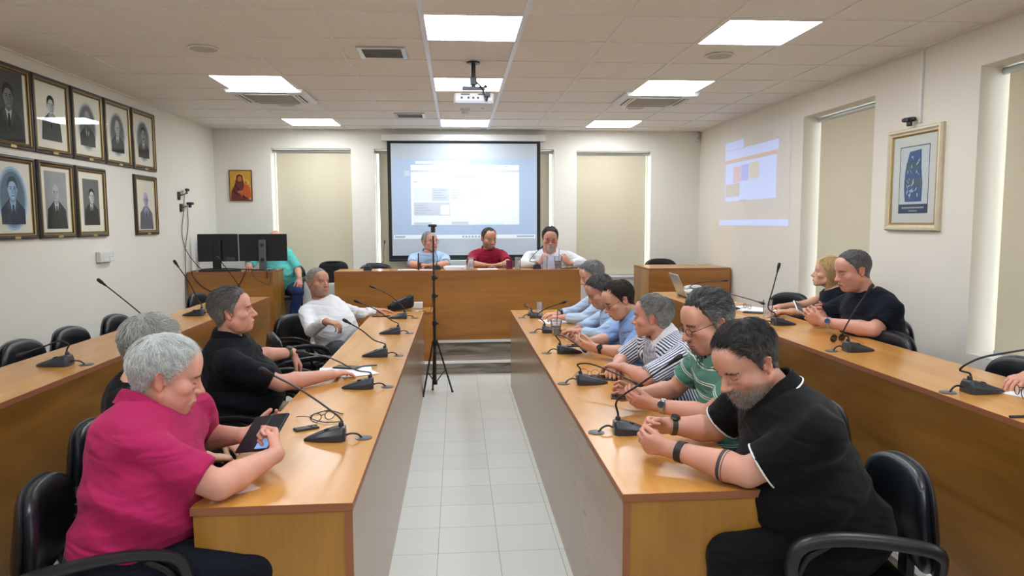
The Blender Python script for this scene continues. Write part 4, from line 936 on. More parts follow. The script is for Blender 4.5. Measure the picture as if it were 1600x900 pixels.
def rad(Tb, D):
    az = np.arctan2(D[:, 0], D[:, 1]); el = np.arcsin(np.clip(D[:, 2], -1, 1)); u = (az+PI)/(2*PI)*(NAZ-1); v = (el+PI/2)/PI*(NEL-1)
    i = np.clip(u.astype(int), 0, NAZ-2); j = np.clip(v.astype(int), 0, NEL-2); fu = u-i; fv = v-j
    return Tb[i, j]*(1-fu)*(1-fv)+Tb[i+1, j]*fu*(1-fv)+Tb[i, j+1]*(1-fu)*fv+Tb[i+1, j+1]*fu*fv
def hairmask(P, hl=0., recede=0., side=0., bald=0.):
    """P points on the scalp, head frame, metres; positive inside the hair region (unit: about a head radius)"""
    az = np.degrees(np.arctan2(np.abs(P[:, 0]-CC[0]), P[:, 1]-CC[1])); z = P[:, 2]
    e = np.interp(az, [0, 15, 32, 48, 60, 70, 76, 82, 87, 102, 112, 124, 150, 180],
                  [.078+hl*.08, .079+hl*.08+recede*.008, .082+hl*.08+recede*.022, .066+hl*.08+recede*.024, .045+recede*.008, .018, -.020-side*.1, -.024-side*.1, .016-side*.12, .016-side*.16, -.022-side*.08, -.052, -.072, -.076])
    e = e+.0035*np.sin(az*.9)+.002*np.sin(az*2.3)
    m = (z-e)/.088
    if bald: m = np.where(m > 0, np.minimum(m, -(z-(.10-.05*bald))/.088), m)
    return m
def surf(D, off, Tb, rmin=0):
    return CC+D*(np.maximum(rad(Tb, D), rmin)+off)[:, None]
def strands_mesh(paths, width, cols):
    """paths (N, S, 3) -> three-sided tapering hairs"""
    N, S, _ = paths.shape; T = np.gradient(paths, axis=1); T /= np.linalg.norm(T, axis=2, keepdims=True)+1e-9
    a = np.cross(T, np.array([.3, .2, .93])); a /= np.linalg.norm(a, axis=2, keepdims=True)+1e-9; b = np.cross(T, a)
    tp = np.linspace(1, .15, S)[None, :, None]*np.asarray(width).reshape(-1, 1, 1); vs = []
    for k in range(3): an = 2*PI*k/3; vs.append(paths+(a*math.cos(an)+b*math.sin(an))*tp)
    v = np.stack(vs, 2).reshape(-1, 3)                                             # N, S, 3
    idx = np.arange(N*S*3).reshape(N, S, 3); q = []
    for k in range(3):
        k2 = (k+1) % 3; q.append(np.stack([idx[:, :-1, k], idx[:, :-1, k2], idx[:, 1:, k2], idx[:, 1:, k]], -1).reshape(-1, 4))
    return v, np.concatenate(q), np.repeat(cols, S*3, axis=0)
def make_hair(head_o, B, s, Tb, style='short', n=2600, length=.035, thick=.007, width=.0011, c0=(60, 50, 44), c1=(120, 112, 105), grey=.3,
              hl=0., recede=0., bald=0., side=0., rng=None, fluff=.3, sidegrey=.3, vol=0.):
    rng = rng or np.random.default_rng(3); a0, a1 = lin(c0), lin(c1); args = (hl, recede, side, bald)
    greyf = lambda P: np.clip(grey+sidegrey*np.clip(1-(P[:, 2]-.0)/.075, 0, 1), 0, 1)
    clump = lambda D: np.sin(D[:, 0]*19+D[:, 1]*13+2*np.sin(D[:, 2]*9))*np.sin(D[:, 2]*17-D[:, 0]*11+2*np.sin(D[:, 1]*8))
    rmin = .0
    # cap
    nu, nv = 110, 64; th = np.linspace(.02, PI-.35, nv); ph = np.linspace(0, 2*PI, nu, endpoint=False)
    T, Pn = np.meshgrid(th, ph, indexing='ij'); D = np.stack([np.sin(T)*np.cos(Pn), np.sin(T)*np.sin(Pn), np.cos(T)], -1).reshape(-1, 3)
    P0 = surf(D, np.zeros(len(D)), Tb); m = hairmask(P0, *args); tt = np.clip(m/.30, 0, 1)**.8
    topv = vol*np.clip((P0[:, 2]-.02)/.09, 0, 1)
    off = np.where(m > 0, .0006+thick*.75*tt+topv*tt+.0022*clump(D)*tt, -.0015-.010*np.clip(-m/.06, 0, 1)); V0 = surf(D, off, Tb)
    idx = np.arange(nu*nv).reshape(nv, nu); q = np.stack([idx[:-1], np.roll(idx, -1, 1)[:-1], np.roll(idx, -1, 1)[1:], idx[1:]], -1).reshape(-1, 4)
    g = np.clip(greyf(P0)+.12*clump(D), 0, 1)[:, None]; C0 = (a0*(1-g)+a1*g)*.75
    # strands
    R = rng.normal(size=(n*8, 3)); R /= np.linalg.norm(R, axis=1, keepdims=True); PR = surf(R, np.zeros(len(R)), Tb); mm = hairmask(PR, *args); ok = mm > .005+.03*rng.random(len(R)); R = R[ok][:n]; PR = PR[ok][:n]; mm = mm[ok][:n]; N = len(R)
    wh = nrm(np.array([.12, -.50, .86])); flow = R-(R@wh)[:, None]*wh
    if style == 'back': flow = np.stack([R[:, 0]*.25, -np.ones(N), -.25-.6*(1-R[:, 2])], 1)
    if style == 'side': flow = np.stack([np.where(R[:, 2] > .35, 1.1, R[:, 0]*.4), -.55*np.ones(N), -.35-.8*(1-R[:, 2])], 1)
    if style == 'quiff': flow = np.where((R[:, 1:2] > .0) & (R[:, 2:] > .35), np.stack([.15*np.ones(N), .9*np.ones(N), .35*np.ones(N)], 1), flow)
    if style == 'long': flow = np.stack([R[:, 0]*.8, -.35-.3*R[:, 1], -np.ones(N)], 1)
    cl = clump(R)
    flow = flow/(np.linalg.norm(flow, axis=1, keepdims=True)+1e-9)+rng.normal(size=(N, 3))*(.10+.25*fluff)+np.stack([cl*.35, -cl*.2, cl*.2], 1); flow -= (flow*R).sum(1)[:, None]*R; flow /= np.linalg.norm(flow, axis=1, keepdims=True)+1e-9
    S = 5; paths = np.zeros((N, S, 3)); ln = length*(.55+.6*rng.random(N)); m = np.clip(mm/.30, .12, 1)
    topl = np.clip(.55+.65*(PR[:, 2]/.1), .50, 1.15) if style != 'long' else 1.; ln = ln*topl*(.65+.35*m); lift = fluff*(.1+rng.random(N))*.30
    jit = rng.random(N)
    for k in range(S):
        t = k/(S-1); d = R+flow*(t*ln/.095)[:, None]; d /= np.linalg.norm(d, axis=1, keepdims=True)
        tv = vol*np.clip((PR[:, 2]-.02)/.09, 0, 1)*m
        o = thick*m*(.25+.75*min(1, .35+t)+.25*cl+.15*jit)+lift*ln*t*(.4+.6*m)+tv; paths[:, k] = surf(d, o, Tb, .090*(t > .3) if style == 'long' else 0)
    gm = np.clip(greyf(PR)+.20*rng.normal(size=N)+.22*cl, 0, 1)[:, None]
    colr = (a0*(1-gm)+a1*gm)*(.86+.5*rng.random((N, 1)))
    sv, sq, scol = strands_mesh(paths, width*(.7+.6*rng.random(N)), colr)
    v = np.concatenate([V0, sv]); q = np.concatenate([q, sq+len(V0)]); c = np.concatenate([C0, scol])
    return (v*s)@B+head_o, q, c
def skin_hairs(P, Nn, mask, n, rng, length, width, cols, flow):
    """short hairs rooted on the skin where mask > random"""
    ok = np.where(mask > .25+.6*rng.random(len(mask)))[0]
    if len(ok) == 0: return None
    r = rng.choice(ok, n); p = P[r]+rng.normal(size=(n, 3))*.0012; nn = Nn[r]; f = flow(p)+rng.normal(size=(n, 3))*.22
    paths = np.zeros((n, 4, 3)); ln = length*(.5+.8*rng.random(n))
    for k in range(4): t = k/3; paths[:, k] = p+nn*(.0003+(.16*ln*t)[:, None])+f*(ln*t)[:, None]
    return strands_mesh(paths, width*(.7+.6*rng.random(n)), cols)
def vnormals(v, q):
    n = np.zeros_like(v); fn = np.cross(v[q[:, 2]]-v[q[:, 0]], v[q[:, 3]]-v[q[:, 1]])
    for i in range(4): np.add.at(n, q[:, i], fn)
    return n/(np.linalg.norm(n, axis=1, keepdims=True)+1e-12)

FING = [(-.029, .086, .0080, (.036, .024, .020)), (-.0095, .092, .0086, (.042, .028, .021)), (.0105, .090, .0084, (.039, .026, .021)), (.029, .082, .0074, (.030, .020, .018))]
def hand_prims(F, w, d, nrmv, side, curl=(30, 40, 25), spread=3, thumb=(35, 20, 15), s=1., fcurl=None, tdir=None):
    """w wrist point, d direction of the palm, nrmv the way the palm faces, side +1 right hand / -1 left hand (local frame of F)"""
    d = nrm(d); pn = np.array(nrmv, float); pn = nrm(pn-d*(pn@d)); lat = np.cross(d, pn)*side*-1   # index side = -lat
    P = lambda x, y, z: np.array(w)+s*(lat*x+d*y+pn*z)
    F.cone(P(-.006, -.01, 0), P(-.020, .075, 0), .0215*s, .0150*s, .012, flat=(pn, 1.35))
    F.cone(P(.004, -.01, 0), P(.000, .082, 0), .0215*s, .0150*s, .012, flat=(pn, 1.35))
    F.cone(P(.008, -.01, 0), P(.021, .072, 0), .0215*s, .0145*s, .012, flat=(pn, 1.35))
    for i, (x, y, r, ph) in enumerate(FING):
        cu = np.array(curl if fcurl is None else fcurl[i], float); sp = math.radians(spread*(i-1.5)*1.0); base = P(x, y-.010, .001); ang = 0; p = base
        F.cone(P(x*.8, y-.035, -.002), base, .010*s, (r+.0012)*s, .006)
        for j in range(3):
            ang += math.radians(cu[j]); dd = d*math.cos(ang)+pn*math.sin(ang); dd = dd*math.cos(sp)+lat*math.sin(sp)
            q = p+dd*ph[j]*s; F.cone(p, q, (r+.0006-.0006*j)*s, (r-.0004-.0007*j)*s, .0015); p = q
    # thumb
    a0 = math.radians(thumb[0]); p = P(-.022, .022, .006)
    t1 = nrm(-lat*math.sin(a0)*.9+d*math.cos(a0)+pn*.45) if tdir is None else nrm(lat*tdir[0]+d*tdir[1]+pn*tdir[2])
    F.cone(P(-.010, .008, .006), p+t1*.034*s, .0150*s, .0115*s, .010); p = p+t1*.034*s
    t2 = nrm(t1+ (d*.5+lat*.35+pn*.15)*math.radians(thumb[1])); F.cone(p, p+t2*.030*s, .0108*s, .0098*s, .002); p = p+t2*.030*s
    t3 = nrm(t2+(d*.3+lat*.5)*math.radians(thumb[2])); F.cone(p, p+t3*.024*s, .0098*s, .0075*s, .002)

def person(label, base, head, yaw, pitch=0, roll=0, hs=1., body_yaw=None, pelvis=None, neck=None, sh_w=.198, shL=None, shR=None, elL=None, elR=None, wrL=None, wrR=None,
           handL=None, handR=None, girth=1., belly=0., skin='fair', fat=0, nose=1., shirt=None, sleeve=.55, cuffs=None, trousers=None, legs=True, hair=None, beard=None, brow=((60, 50, 45), 1.),
           stub=0, stubc=(110, 100, 98), collar=None, collar_trim=None, glasses=False, res=1., floor=0., eyes='down', sleeve_trim=None, shoes=None, kneeL=None, kneeR=None, footL=None, footR=None, group=None, lean=None, openneck=False, arm=1.):
    """all points in world coordinates; the body is one continuous surface, hair and clothing are its children"""
    rng = np.random.default_rng(abs(hash(label)) % 1000 if False else len(label)*7+int(abs(head[0])*100))
    skin = SKINS[skin] if isinstance(skin, str) else skin
    root = thing('person', label, 'person', base, 0, group)
    off = np.array(base, float)
    H = np.array(head, float); HB = basis(yaw, pitch, roll)
    if body_yaw is None: body_yaw = yaw
    BB = basis(body_yaw); Rt, Fw = BB[0], BB[1]
    pelvis = np.array(pelvis, float)
    if neck is None: neck = H+HB.T@np.array([0, -.035, -.125])*hs
    neck = np.array(neck, float)
    up = nrm(neck-pelvis); 
    tl = np.linalg.norm(neck-pelvis)
    shL = np.array(shL, float) if shL is not None else neck-Rt*sh_w-up*.080
    shR = np.array(shR, float) if shR is not None else neck+Rt*sh_w-up*.080
    lat = nrm(shR-shL); fw = nrm(np.cross(up, lat)); lat = np.cross(fw, up); TB = np.stack([lat, fw, up])
    T = lambda F, inf, k=.05: torso(F, inf, k)
    def torso(F, inf, k, pid=1):
        L = F.loc; R = TB @ F.B.T
        g = girth
        F.ell(L(pelvis+up*.02-fw*.0), (.180*g+inf, .125*g+inf, .14+inf), .001, R=R, pid=pid)
        F.ell(L(pelvis+up*tl*.36+fw*(.02+.5*belly)), (.165*g+.35*belly+inf, .115*g+.62*belly+inf, .19+inf), k, R=R, pid=pid)
        F.ell(L(pelvis+up*tl*.66+fw*.012), (.172*(.35+.65*g)+inf, .115*(.3+.7*g)+inf, .19+inf), k, R=R, pid=pid)
        F.ell(L(pelvis+up*tl*.78-fw*.006), (.165*(.5+.5*g)+inf, .092*(.4+.6*g)+inf, .085+inf), k, R=R, pid=pid)
        F.cone(L(shL*.82+shR*.18-up*.035), L(shR*.82+shL*.18-up*.035), .068+inf, .068+inf, k*1.5, pid=pid)
        F.cone(L(neck-up*.052-fw*.012), L(shL*.8+neck*.2), .055+inf, .050+inf, .03, pid=pid); F.cone(L(neck-up*.052-fw*.012), L(shR*.8+neck*.2), .055+inf, .050+inf, .03, pid=pid)
    # legs
    fl = floor
    hipL, hipR = pelvis-Rt*.10-np.array([0, 0, .02]), pelvis+Rt*.10-np.array([0, 0, .02])
    kneeL = np.array(kneeL, float) if kneeL is not None else hipL+Fw*.40-Rt*.04+np.array([0, 0, -.01])
    kneeR = np.array(kneeR, float) if kneeR is not None else hipR+Fw*.40+Rt*.04+np.array([0, 0, -.01])
    footL = np.array(footL, float) if footL is not None else np.array([kneeL[0]+Fw[0]*.02, kneeL[1]+Fw[1]*.02, fl+.09])
    footR = np.array(footR, float) if footR is not None else np.array([kneeR[0]+Fw[0]*.02, kneeR[1]+Fw[1]*.02, fl+.09])
    def legsf(F, inf, pid=4):
        L = F.loc
        for h, k, f in ((hipL, kneeL, footL), (hipR, kneeR, footR)):
            F.cone(L(h), L(k), .088*girth**.5+inf, .062+inf, .03, pid=pid); F.cone(L(k), L(f), .060+inf, .042+inf, .02, pid=pid)
    # ---------------- body
    hh = .0026*res if res < 1.6 else .0042
    parts = []
    A = [(shL, elL, wrL, handL, -1), (shR, elR, wrR, handR, 1)]
    allp = [pelvis, neck, shL, shR, kneeL, kneeR, footL, footR]+[np.array(p, float) for p in (elL, elR, wrL, wrR)]
    lo = np.min(allp, 0)-.24-belly; hi = np.max(allp, 0)+.24+belly
    hb = .0075 if res <= 1.2 else .010
    F = Field(lo, hi, hb)
    torso(F, -.014, .05); legsf(F, -.014)
    F.cone(H+HB.T@np.array([0, -.022, -.055])*hs, neck-up*.03, .052*hs*(1+.12*fat), .060*(1+.12*fat), .03)
    for sh, el, wr, hd, sd in A:
        sh, el, wr = (np.array(p, float) for p in (sh, el, wr))
        F.cone(sh, el, .050*arm*girth**.5, .040*arm, .02, pid=2); F.cone(el, el*.72+wr*.28, .040*arm, .043*arm, .01, pid=2); F.cone(el*.72+wr*.28, wr, .043*arm, .026*arm**.5, .01, pid=2)
        F.ell(wr, (.024, .024, .024), .01)
    v, q, _, _ = F.mesh(); parts.append((v, q, np.tile(lin(skin), (len(v), 1))*(1+.04*np.sin(v[:, :1]*40)*np.sin(v[:, 2:]*37))))
    # head, finer
    F = Field((-.13, -.16, -.20), (.13, .16, .15), hh/hs, o=H, B=HB*hs)
    F.loc = lambda p: HB @ (np.array(p, float)-H)/hs
    F.cone((0, -.022, -.055), F.loc(neck-up*.03), .052*(1+.12*fat), .060/hs*(1+.12*fat), .001)
    head_prims(F, fat, nose)
    F.cone((0, -.022, -.055), (0, -.022, -.056), .03, .03, .03)
    v, q, lp, _ = F.mesh(); lash = eyes == 'down'
    hc = head_col(lp, skin, stub, stubc, lash='down' if lash else 'open'); parts.append((v, q, hc)); hv, hq, hlp = v, q, lp
    # hands, finer
    for sh, el, wr, hd, sd in A:
        el, wr = np.array(el, float), np.array(wr, float); hd = dict(hd or {})
        d = nrm(hd.pop('d', wr-el)); n_ = nrm(hd.pop('n', (0, 0, -1))); hsz = hd.pop('s', 1.)
        F = Field(wr-.15*np.ones(3)+d*.06, wr+.15*np.ones(3)+d*.06, hh*1.0 if res < 1.6 else .0045)
        e2 = wr+(el-wr)*.22
        F.cone(e2, wr, (.026+.017*.22)*arm, .026*arm**.5, .001); F.ell(wr, (.024, .024, .024), .01)
        hand_prims(F, wr+d*.012, d, n_, sd, s=hsz, **hd)
        v, q, _, _ = F.mesh(); c = np.tile(lin(skin), (len(v), 1)); t = np.clip(((v-wr)@d-.08)/.08, 0, 1)[:, None]
        c = c*(1-.35*t)+.35*t*lin((skin[0], skin[1]*.82, skin[2]*.78)); parts.append((v, q, c))
    vv, qq, cc, n0 = [], [], [], 0
    for v, q, c in parts: vv.append(v-off); qq.append(q+n0); cc.append(c); n0 += len(v)
    link('body', npmesh('body', np.concatenate(vv), np.concatenate(qq), np.concatenate(cc)), M_SKIN, root)
    # ---------------- eyes (looking ahead)
    if eyes == 'open':
        for sx in (-1, 1):
            mb = MB(); c = (sx*.0325, .0748, .0012)
            mb.sphere(c, (.0108, .0130, .0056), 10, 0); mb.sphere((c[0], c[1]+.0082, c[2]), (.0048, .0052, .0048), 8, 1)
            Mx = frame_M(H-off, HB[0]*hs, HB[1]*hs, HB[2]*hs)
            mb2 = MB(); mb2.v = [Mx @ Vector(p) for p in mb.v]; mb2.f = mb.f; mb2.m = mb.m
            mb2.build('eye', [M_EYEW, M_IRIS], root, smooth=1.)
    # ---------------- hair, brows, beard
    if hair is not None:
        Tb = radial_table(fat, HB @ (neck-up*.03-H)/hs, .060/hs*(1+.12*fat)); hv_, hq_, hc_ = make_hair(H, HB, hs, Tb, rng=rng, **hair)
        link('hair', npmesh('hair', hv_-off, hq_, hc_), M_HAIR, root)
    N = vnormals(hlp, hq); x, y, z = np.abs(hlp[:, 0]), hlp[:, 1], hlp[:, 2]
    bits = []
    if brow and res < 2.5:
        bm_ = np.exp(-((x-.034)/.018)**6)*np.exp(-((z-(.0225+.16*(x-.02)-9*(x-.02)**2*(x > .02)))/.0030)**2)*(y > .045)*2.4
        nb = 260 if res < 1.5 else 110
        cb = lin(brow[0])*(.7+.6*rng.random((nb, 1)))
        r = skin_hairs(hlp, N, bm_, nb, rng, .006*brow[1], .0006 if res < 1.5 else .0010, cb, lambda p: np.stack([np.sign(p[:, 0])*.9, -.1*np.ones(len(p)), .1*np.ones(len(p))], 1)); bits.append(('eyebrows', r))
    if beard:
        bt = beard.get('type', 'full'); bl = beard.get('length', .012); nb = beard.get('n', 1500)
        jaw = (z < -.060-.22*np.clip(.055-y, 0, 1)+.8*np.clip(.014-y, 0, .03)+.006*np.sin(y*300+z*200))*(y > -.004)*(z > -.125)
        lips = np.exp(-((x/.024)**2+((z+.067)/.0095)**2)**2) > .3
        must = (np.exp(-((x/.032)**2+((z+.0515)/.009)**2)**2) > .3)*(y > .07)
        goat = (np.exp(-((x/.030)**2+((z+.092)/.028)**2)**2) > .3)*(y > .03)*(z < -.075)
        mk = {'full': jaw | must, 'goatee': must | goat}[bt]*(~lips | (y < .08))*(x < .078)
        mk = mk*np.where(y < .05, .45, 1.0); a0, a1 = lin(beard['c0']), lin(beard['c1']); g = rng.random((nb, 1))**.8; 
        cb = a0*(1-g)+a1*g
        r = skin_hairs(hlp, N, mk, nb, rng, bl, beard.get('w', .0008), cb, lambda p: np.stack([p[:, 0]*3, .25*np.ones(len(p)), -.95*np.ones(len(p))], 1)); bits.append(('beard', r))
    for nm, r in bits:
        if r is None: continue
        v, q, c = r; link(nm, npmesh(nm, (v*hs)@HB+H-off, q, c), M_HAIR, root)
    # ---------------- shirt
    if shirt is not None:
        F = Field(np.minimum(lo, pelvis-.25), hi, .0062 if res <= 1.2 else .009); torso(F, .010, .05, 1)
        for sh, el, wr, hd, sd in A:
            sh, el, wr = (np.array(p, float) for p in (sh, el, wr)); L1 = np.linalg.norm(el-sh); L2 = np.linalg.norm(wr-el)
            if sleeve <= 1: 
                e = sh+(el-sh)*sleeve; d = nrm(el-sh); F.cone(sh, e+d*.02, (.058*girth**.5+.004)*arm, (.054+.010)*arm, .03, pid=2 if sd < 0 else 3, cut=(e, d))
            else:
                t = sleeve-1; e = el+(wr-el)*t; d = nrm(wr-el)
                F.cone(sh, el, (.058*girth**.5+.004)*arm, .052*arm, .03, pid=2 if sd < 0 else 3); F.cone(el, e+d*.01, .052*arm, (.040 if t > .6 else .048)*arm, .015, pid=4 if sd < 0 else 5, cut=(e, d))
        # folds
        sl, P = F.reg(F.lo, F.lo+F.h*(F.n-1)); 
        q = (P-pelvis)@TB.T.astype(np.float32); ssum = lambda a: a
        rg_ = lambda t: 1-2*np.abs(np.sin(t/2))**.8
        fold = -.0050*rg_(q[..., 2]*52+5*np.sin(q[..., 0]*6+1)+3*np.sin(q[..., 1]*8))*np.exp(-((q[..., 2]-.10)/.13)**2)-.0032*rg_((q[..., 2]*1.5+q[..., 0]*.9)*40+4*np.sin(q[..., 1]*9))*(.35+.65*np.sin(q[..., 0]*9+q[..., 2]*6+1)**2)
        F.F += fold.astype(np.float32)
        # neck opening
        F.cone(neck+up*.12+fw*.012, neck-up*.002+fw*.012, .074*(1+.1*fat), .066*(1+.1*fat), .006, op='s'); dn_ = P-(neck+up*.016).astype(np.float32); hn_ = dn_@up.astype(np.float32); rn_ = np.sqrt(np.maximum((dn_**2).sum(-1)-hn_**2, 0)); F.F = np.maximum(F.F, np.where((hn_ > 0) & (rn_ < .105), .02, -1).astype(np.float32))
        if openneck:
            F.cone(neck+fw*.05-up*.01, neck+fw*.10-up*.11, .034, .004, .004, op='s')
        # hem
        hp = pelvis-up*.05; F.F = np.maximum(F.F, (-(P-hp.astype(np.float32))@up.astype(np.float32)))
        v, q_, _, pid = F.mesh()
        rel = v-pelvis; th_ = np.arctan2(rel@lat, rel@fw); sx = np.where(np.abs(np.sin(th_)) < .5, rel@lat, rel@fw); ax = rel@up
        for pi_, (a, b) in {2: (shL, elL), 3: (shR, elR), 4: (elL, wrL), 5: (elR, wrR)}.items():
            a = np.array(a, float); b = np.array(b, float); d = nrm(b-a); m = pid == pi_
            if pi_ in (2, 3): m &= ((v-a)@d > .01)
            if not m.any(): continue
            r = v[m]-a; u1 = nrm(np.cross(d, up)); u2 = np.cross(d, u1); sx[m] = np.arctan2(r@u1, r@u2)*.055; ax[m] = r@d
        so = link('shirt', npmesh('shirt', v-off, q_, None, {'sx': sx, 'ax': ax}), shirt, root)
        if sleeve_trim is not None:
            for a, b in ((shL, elL), (shR, elR)):
                a = np.array(a, float); b = np.array(b, float); d = nrm(b-a); e = a+(b-a)*sleeve; u1 = nrm(np.cross(d, up)); u2 = np.cross(d, u1); r = .0635*arm
                mb = MB(); mb.tube([e-off+(u1*math.cos(t)+u2*math.sin(t))*r for t in np.linspace(0, 2*PI, 33)], .0032, 6); mb.build('sleeve_trim', sleeve_trim, so, smooth=1.)
        if collar is not None:
            mb = MB(); nrow = []; na = 40; rr = .070*(1+.12*fat)
            cn = neck+up*.004+fw*.008; cu = nrm(up*.8+(H-neck)*2.5); cl = lat; cf = nrm(np.cross(cu, cl)); rings = []
            prof = [(0., -.012, 0), (.001, .02, 0), (.000, .042, 1), (.006, .045, 1), (.013, .032, 1), (.020, .004, 1), (.024, -.004, 1), (.020, -.004, 1), (.012, .02, 1), (.008, .034, 1)]
            gap = .34
            for t in np.linspace(gap, 2*PI-gap, na):
                # t measured from the front
                fr = max(0, math.cos(t)); dv = cl*math.sin(t)+cf*math.cos(t); drop = up*(-.035*fr**2)
                rings.append([Vector(cn-off+dv*(rr*(1+.12*fr)+o+(.010*fr if k else 0))+cu*(hz*(1-.25*fr))+drop) for o, hz, k in prof])
            mb.loft(rings); co = mb.build('collar', collar, so, smooth=1.)
            if collar_trim is not None:
                mb = MB(); mb.tube([r[6] for r in rings], .003, 6); mb.build('collar_trim', collar_trim, so, smooth=1.)
    if trousers is not None:
        F = Field(lo, hi, .011); R = TB
        F.ell(pelvis+up*.0, (.180*girth+.006, .125*girth+.006, .13), .001, R=R); legsf(F, .006, 1)
        cutz = fl+.085; 
        sl, P = F.reg(F.lo, F.lo+F.h*(F.n-1)); F.F = np.maximum(F.F, cutz-P[..., 2])
        v, q_, _, _ = F.mesh(); link('trousers', npmesh('trousers', v-off, q_), trousers, root)
        for kn, ft in ((kneeL, footL), (kneeR, footR)):
            d = nrm(Fw*1.+0*(ft-kn)); F = Field(ft-.2, ft+.25, .008)
            F.cone(ft+np.array([0, 0, -.02])-d*.02, ft+d*.0+np.array([0, 0, -.045]), .045, .045, .01)
            F.cone(ft-d*.03+np.array([0, 0, -.055]), ft+d*.15+np.array([0, 0, -.062]), .040, .036, .03)
            sl, P = F.reg(F.lo, F.lo+F.h*(F.n-1)); F.F = np.maximum(F.F, fl+.003-P[..., 2])
            v, q_, _, _ = F.mesh(); link('shoe', npmesh('shoe', v-off, q_), shoes or M_SHOE, root)
    if glasses:
        mb = MB(); mat_i = 0; gm = MB()
        for sx in (-1, 1):
            ring = [(sx*(.034+.0235*math.copysign(abs(math.cos(t))**.7, math.cos(t))), .1015-.10*max(0, abs(.034+.0235*math.cos(t))-.03), -.004+.016*math.copysign(abs(math.sin(t))**.75, math.sin(t))) for t in np.linspace(0, 2*PI, 29)]
            mb.tube(ring, .0012, 6); gm.add(ring[:-1], [tuple(range(28))])
            mb.tube([(sx*.0575, .0985, .002), (sx*.070, .088, .004), (sx*.079, .04, .006), (sx*.082, -.005, .006), (sx*.080, -.03, -.008)], .0013, 6)
        mb.tube([(-.0105, .1035, .000), (0, .106, .004), (.0105, .1035, .000)], .0012, 6)
        Mx = frame_M(H-off, HB[0]*hs, HB[1]*hs, HB[2]*hs)
        mb.v = [Mx @ Vector(p) for p in mb.v]; gm.v = [Mx @ Vector(p) for p in gm.v]
        g = mb.build('spectacles', M_RIM, root, smooth=1.); gm.build('lenses', M_LENS, g, smooth=None)
    return root
M_SHOE = mat('shoe_leather', (32, 30, 32), rough=.5)
# ------------------------------------------------------------------ the people
TR_NAVY = cloth('navy_trousers', (17, 21, 32)); TR_BLACK = cloth('black_trousers', (11, 11, 14)); TR_JEAN = cloth('blue_jeans', (34, 52, 92)); TR_KHAKI = cloth('khaki_trousers', (170, 156, 122)); TR_GREY = cloth('grey_trousers', (70, 72, 78))
C_MAG = cloth('magenta_pique', (166, 32, 84)); C_BLK = cloth('black_jersey', (10, 10, 12)); C_NAVY = cloth('navy_pique', (11, 13, 21)); C_WHITE = cloth('white_cotton', (220, 222, 225)); C_TEAL = cloth('teal_cotton', (100, 198, 190))
C_LB = cloth('light_blue_cotton', (168, 192, 222)); C_LB2 = cloth('pale_blue_cotton', (180, 198, 222)); C_BLUE = cloth('mid_blue_cotton', (128, 158, 208)); C_RED = cloth('dark_red_pique', (142, 24, 46)); C_DNAVY = cloth('dark_navy_jersey', (12, 17, 30))
C_STRIPE = cloth('navy_white_stripe', (222, 225, 232), ('sx', .0135, [(0., .46, (52, 62, 92))]))
C_GREEN = cloth('green_stripe_pique', (84, 134, 120), ('ax', .062, [(.0, .07, (222, 232, 222)), (.16, .22, (222, 232, 222))]))
C_GREENC = cloth('green_pique', (84, 134, 120)); M_TRIM = mat('white_trim', (225, 225, 225), rough=.8)
a3 = lambda v: tuple(v)
HK = lambda c: dict(n=c)
L1h = (-.968, 2.43, 1.118)
person('white-haired man in a magenta polo shirt holding a phone at the near left desk', (-1.13, 2.28, 0), L1h, 20, -17, 0, hs=1.06, body_yaw=12, pelvis=(-1.055, 2.28, .58), neck=(-1.045, 2.41, 1.015),
       shR=(-.985, 2.21, .935), shL=(-.97, 2.66, .935), elR=(-.745, 2.215, .812), wrR=(-.625, 2.44, .835), elL=(-.985, 2.76, .805), wrL=(-.79, 2.64, .845),
       handR=dict(d=(-.25, .80, .45), n=(-.75, .1, .25), curl=(72, 80, 50), thumb=(5, 20, 20)), handL=dict(d=(.75, .05, .12), n=(.1, -.55, .8), curl=(30, 35, 20), thumb=(35, 10, 5)),
       girth=1.24, belly=.08, fat=.6, skin='red', shirt=C_MAG, sleeve=.82, collar=C_MAG, trousers=TR_NAVY, arm=1.12, hair=dict(c0=(120, 122, 122), c1=(214, 216, 212), grey=.72, sidegrey=.15, n=5200, length=.045, thick=.012, width=.0009, style='short', fluff=.35, recede=.3), brow=((120, 112, 105), 1.))
person('man with grey hair in a black t-shirt, behind the magenta polo man', (-1.33, 2.98, 0), (-1.215, 2.92, 1.13), 38, -14, 0, hs=1.03, body_yaw=20, pelvis=(-1.30, 2.99, .58),
       elR=(-1.20, 2.74, .74), wrR=(-1.02, 2.90, .68), elL=(-1.26, 3.26, .74), wrL=(-1.03, 3.14, .68), girth=1.1, belly=.04, skin='fair', shirt=C_BLK, sleeve=.7, trousers=TR_BLACK,
       hair=dict(c0=(96, 94, 88), c1=(198, 198, 190), grey=.55, sidegrey=-.1, n=5200, length=.045, thick=.013, width=.0009, style='quiff', fluff=.75), res=1.2)
